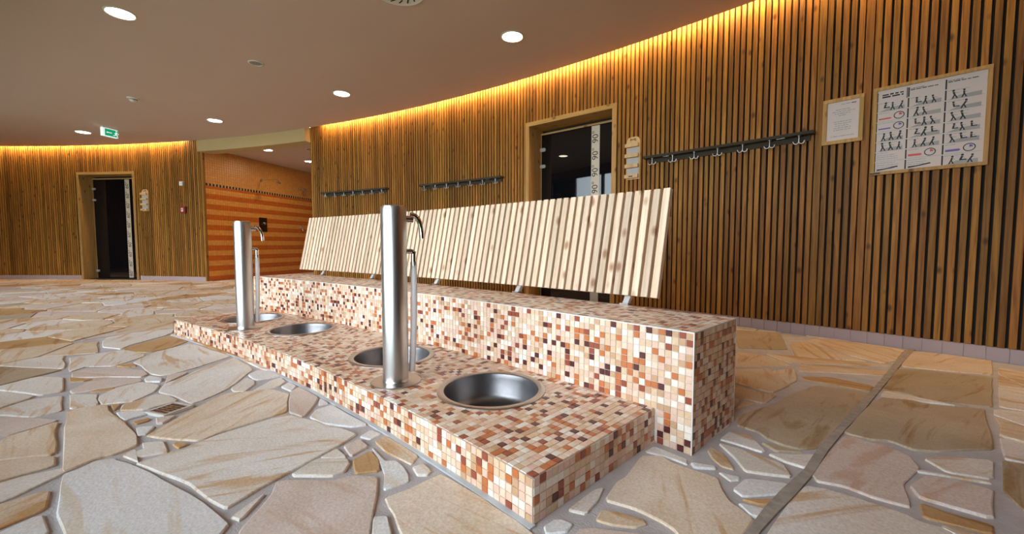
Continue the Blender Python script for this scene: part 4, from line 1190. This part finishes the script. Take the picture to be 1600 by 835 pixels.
# local axes: x outward along the wall, y = direction of rising angle (into the wall)
s = niche_thing('wall_shower', 19.16, 2.25, 'chrome wall shower arm with round head, nearer one in the niche', 'shower')
MB().lathe([(.0005, 0), (.032, 0), (.032, .01), (.014, .014)], 24).build('rosette', 'chrome', s, (0, -.002, 0), (pi/2, 0, 0), smooth=40)
MB().tube([(0, -.004, 0), (0, -.20, .0), (.04, -.38, 0), (.05, -.42, -.012), (.05, -.43, -.035)], .011, 12).build('arm', 'chrome', s, smooth=60)
MB().lathe([(.012, .0), (.02, -.012), (.055, -.045), (.055, -.056), (.0005, -.056)], 28, (.05, -.43, -.035)).build('shower_head', 'chrome', s, smooth=40)
s = niche_thing('overhead_shower', 20.35, 2.20, 'chrome slanted shower head farther back in the niche', 'shower')
MB().lathe([(.0005, 0), (.032, 0), (.032, .01), (.014, .014)], 24).build('rosette', 'chrome', s, (0, -.002, 0), (pi/2, 0, 0), smooth=40)
MB().tube([(0, -.004, 0), (0, -.06, .03), (0, -.12, .02)], .011, 12).build('arm', 'chrome', s, smooth=60)
MB().lathe([(.012, 0), (.03, -.03), (.055, -.09), (.055, -.10), (.0005, -.10)], 28).build('spray_plate', 'chrome', s, (0, -.12, .02), (-.7, 0, 0), smooth=40)
s = niche_thing('shower_valve', 19.17, 1.215, 'square dark chrome shower valve plate with round knob', 'valve')
MB().plate(rounded(-.11, .11, -.165, .165, .008), -.010, 0).build('plate', plain('smoky_chrome', (.12, .09, .07), .15, metal=1.0, noise=.05), s)
MB().lathe([(.0005, .05), (.026, .048), (.030, .01), (.030, 0)], 24).build('knob', 'chrome', s, (0, -.010, .03), (pi/2, 0, 0), smooth=40)
s = niche_thing('hand_shower_tap', 20.36, 1.20, 'small chrome tap farther back on the niche wall', 'tap')
MB().lathe([(.0005, .06), (.022, .058), (.022, .012), (.034, .010), (.034, 0)], 24).build('body', 'chrome', s, (0, -.002, 0), (pi/2, 0, 0), smooth=40)
MB().tube([(0, -.05, 0), (0, -.07, -.02), (0, -.075, -.09)], .009, 10).build('spout', 'chrome', s, smooth=60)

# ------------------------------------------------------------------ floor drain
DC = (-1.662, 13.852 - RC); da = atan2(.108, .11)
dr = tag(empty('floor_drain', (DC[0], DC[1], 0), 0), 'small square steel floor grate between the flagstones', 'drain')
dr.rotation_euler = (0, 0, 0.49 + pi / 2)
w = .062
for x0, x1, y0, y1 in ((-w, w, -w, -w + .012), (-w, w, w - .012, w), (-w, -w + .012, -w + .012, w - .012), (w - .012, w, -w + .012, w - .012)):
    MB().box(x0, x1, y0, y1, 0, .0125).build('frame_bar', 'trim', dr)
MB().box(-w + .012, w - .012, -w + .012, w - .012, 0.0005, .0093).build('pit', 'darkslot', dr)
for k in range(6):
    x = -w + .0185 + k * .0175
    MB().box(x - .0045, x + .0045, -w + .012, w - .012, .0093, .0118).build('grate_bar', 'steelrim', dr)
for y in (-.017, .017):
    MB().box(-w + .03, w - .03, y - .006, y + .006, .0093, .0113).build('grate_cross_bar', plain('brass_bar', (.42, .24, .10), .35, metal=1.0, noise=.1), dr)
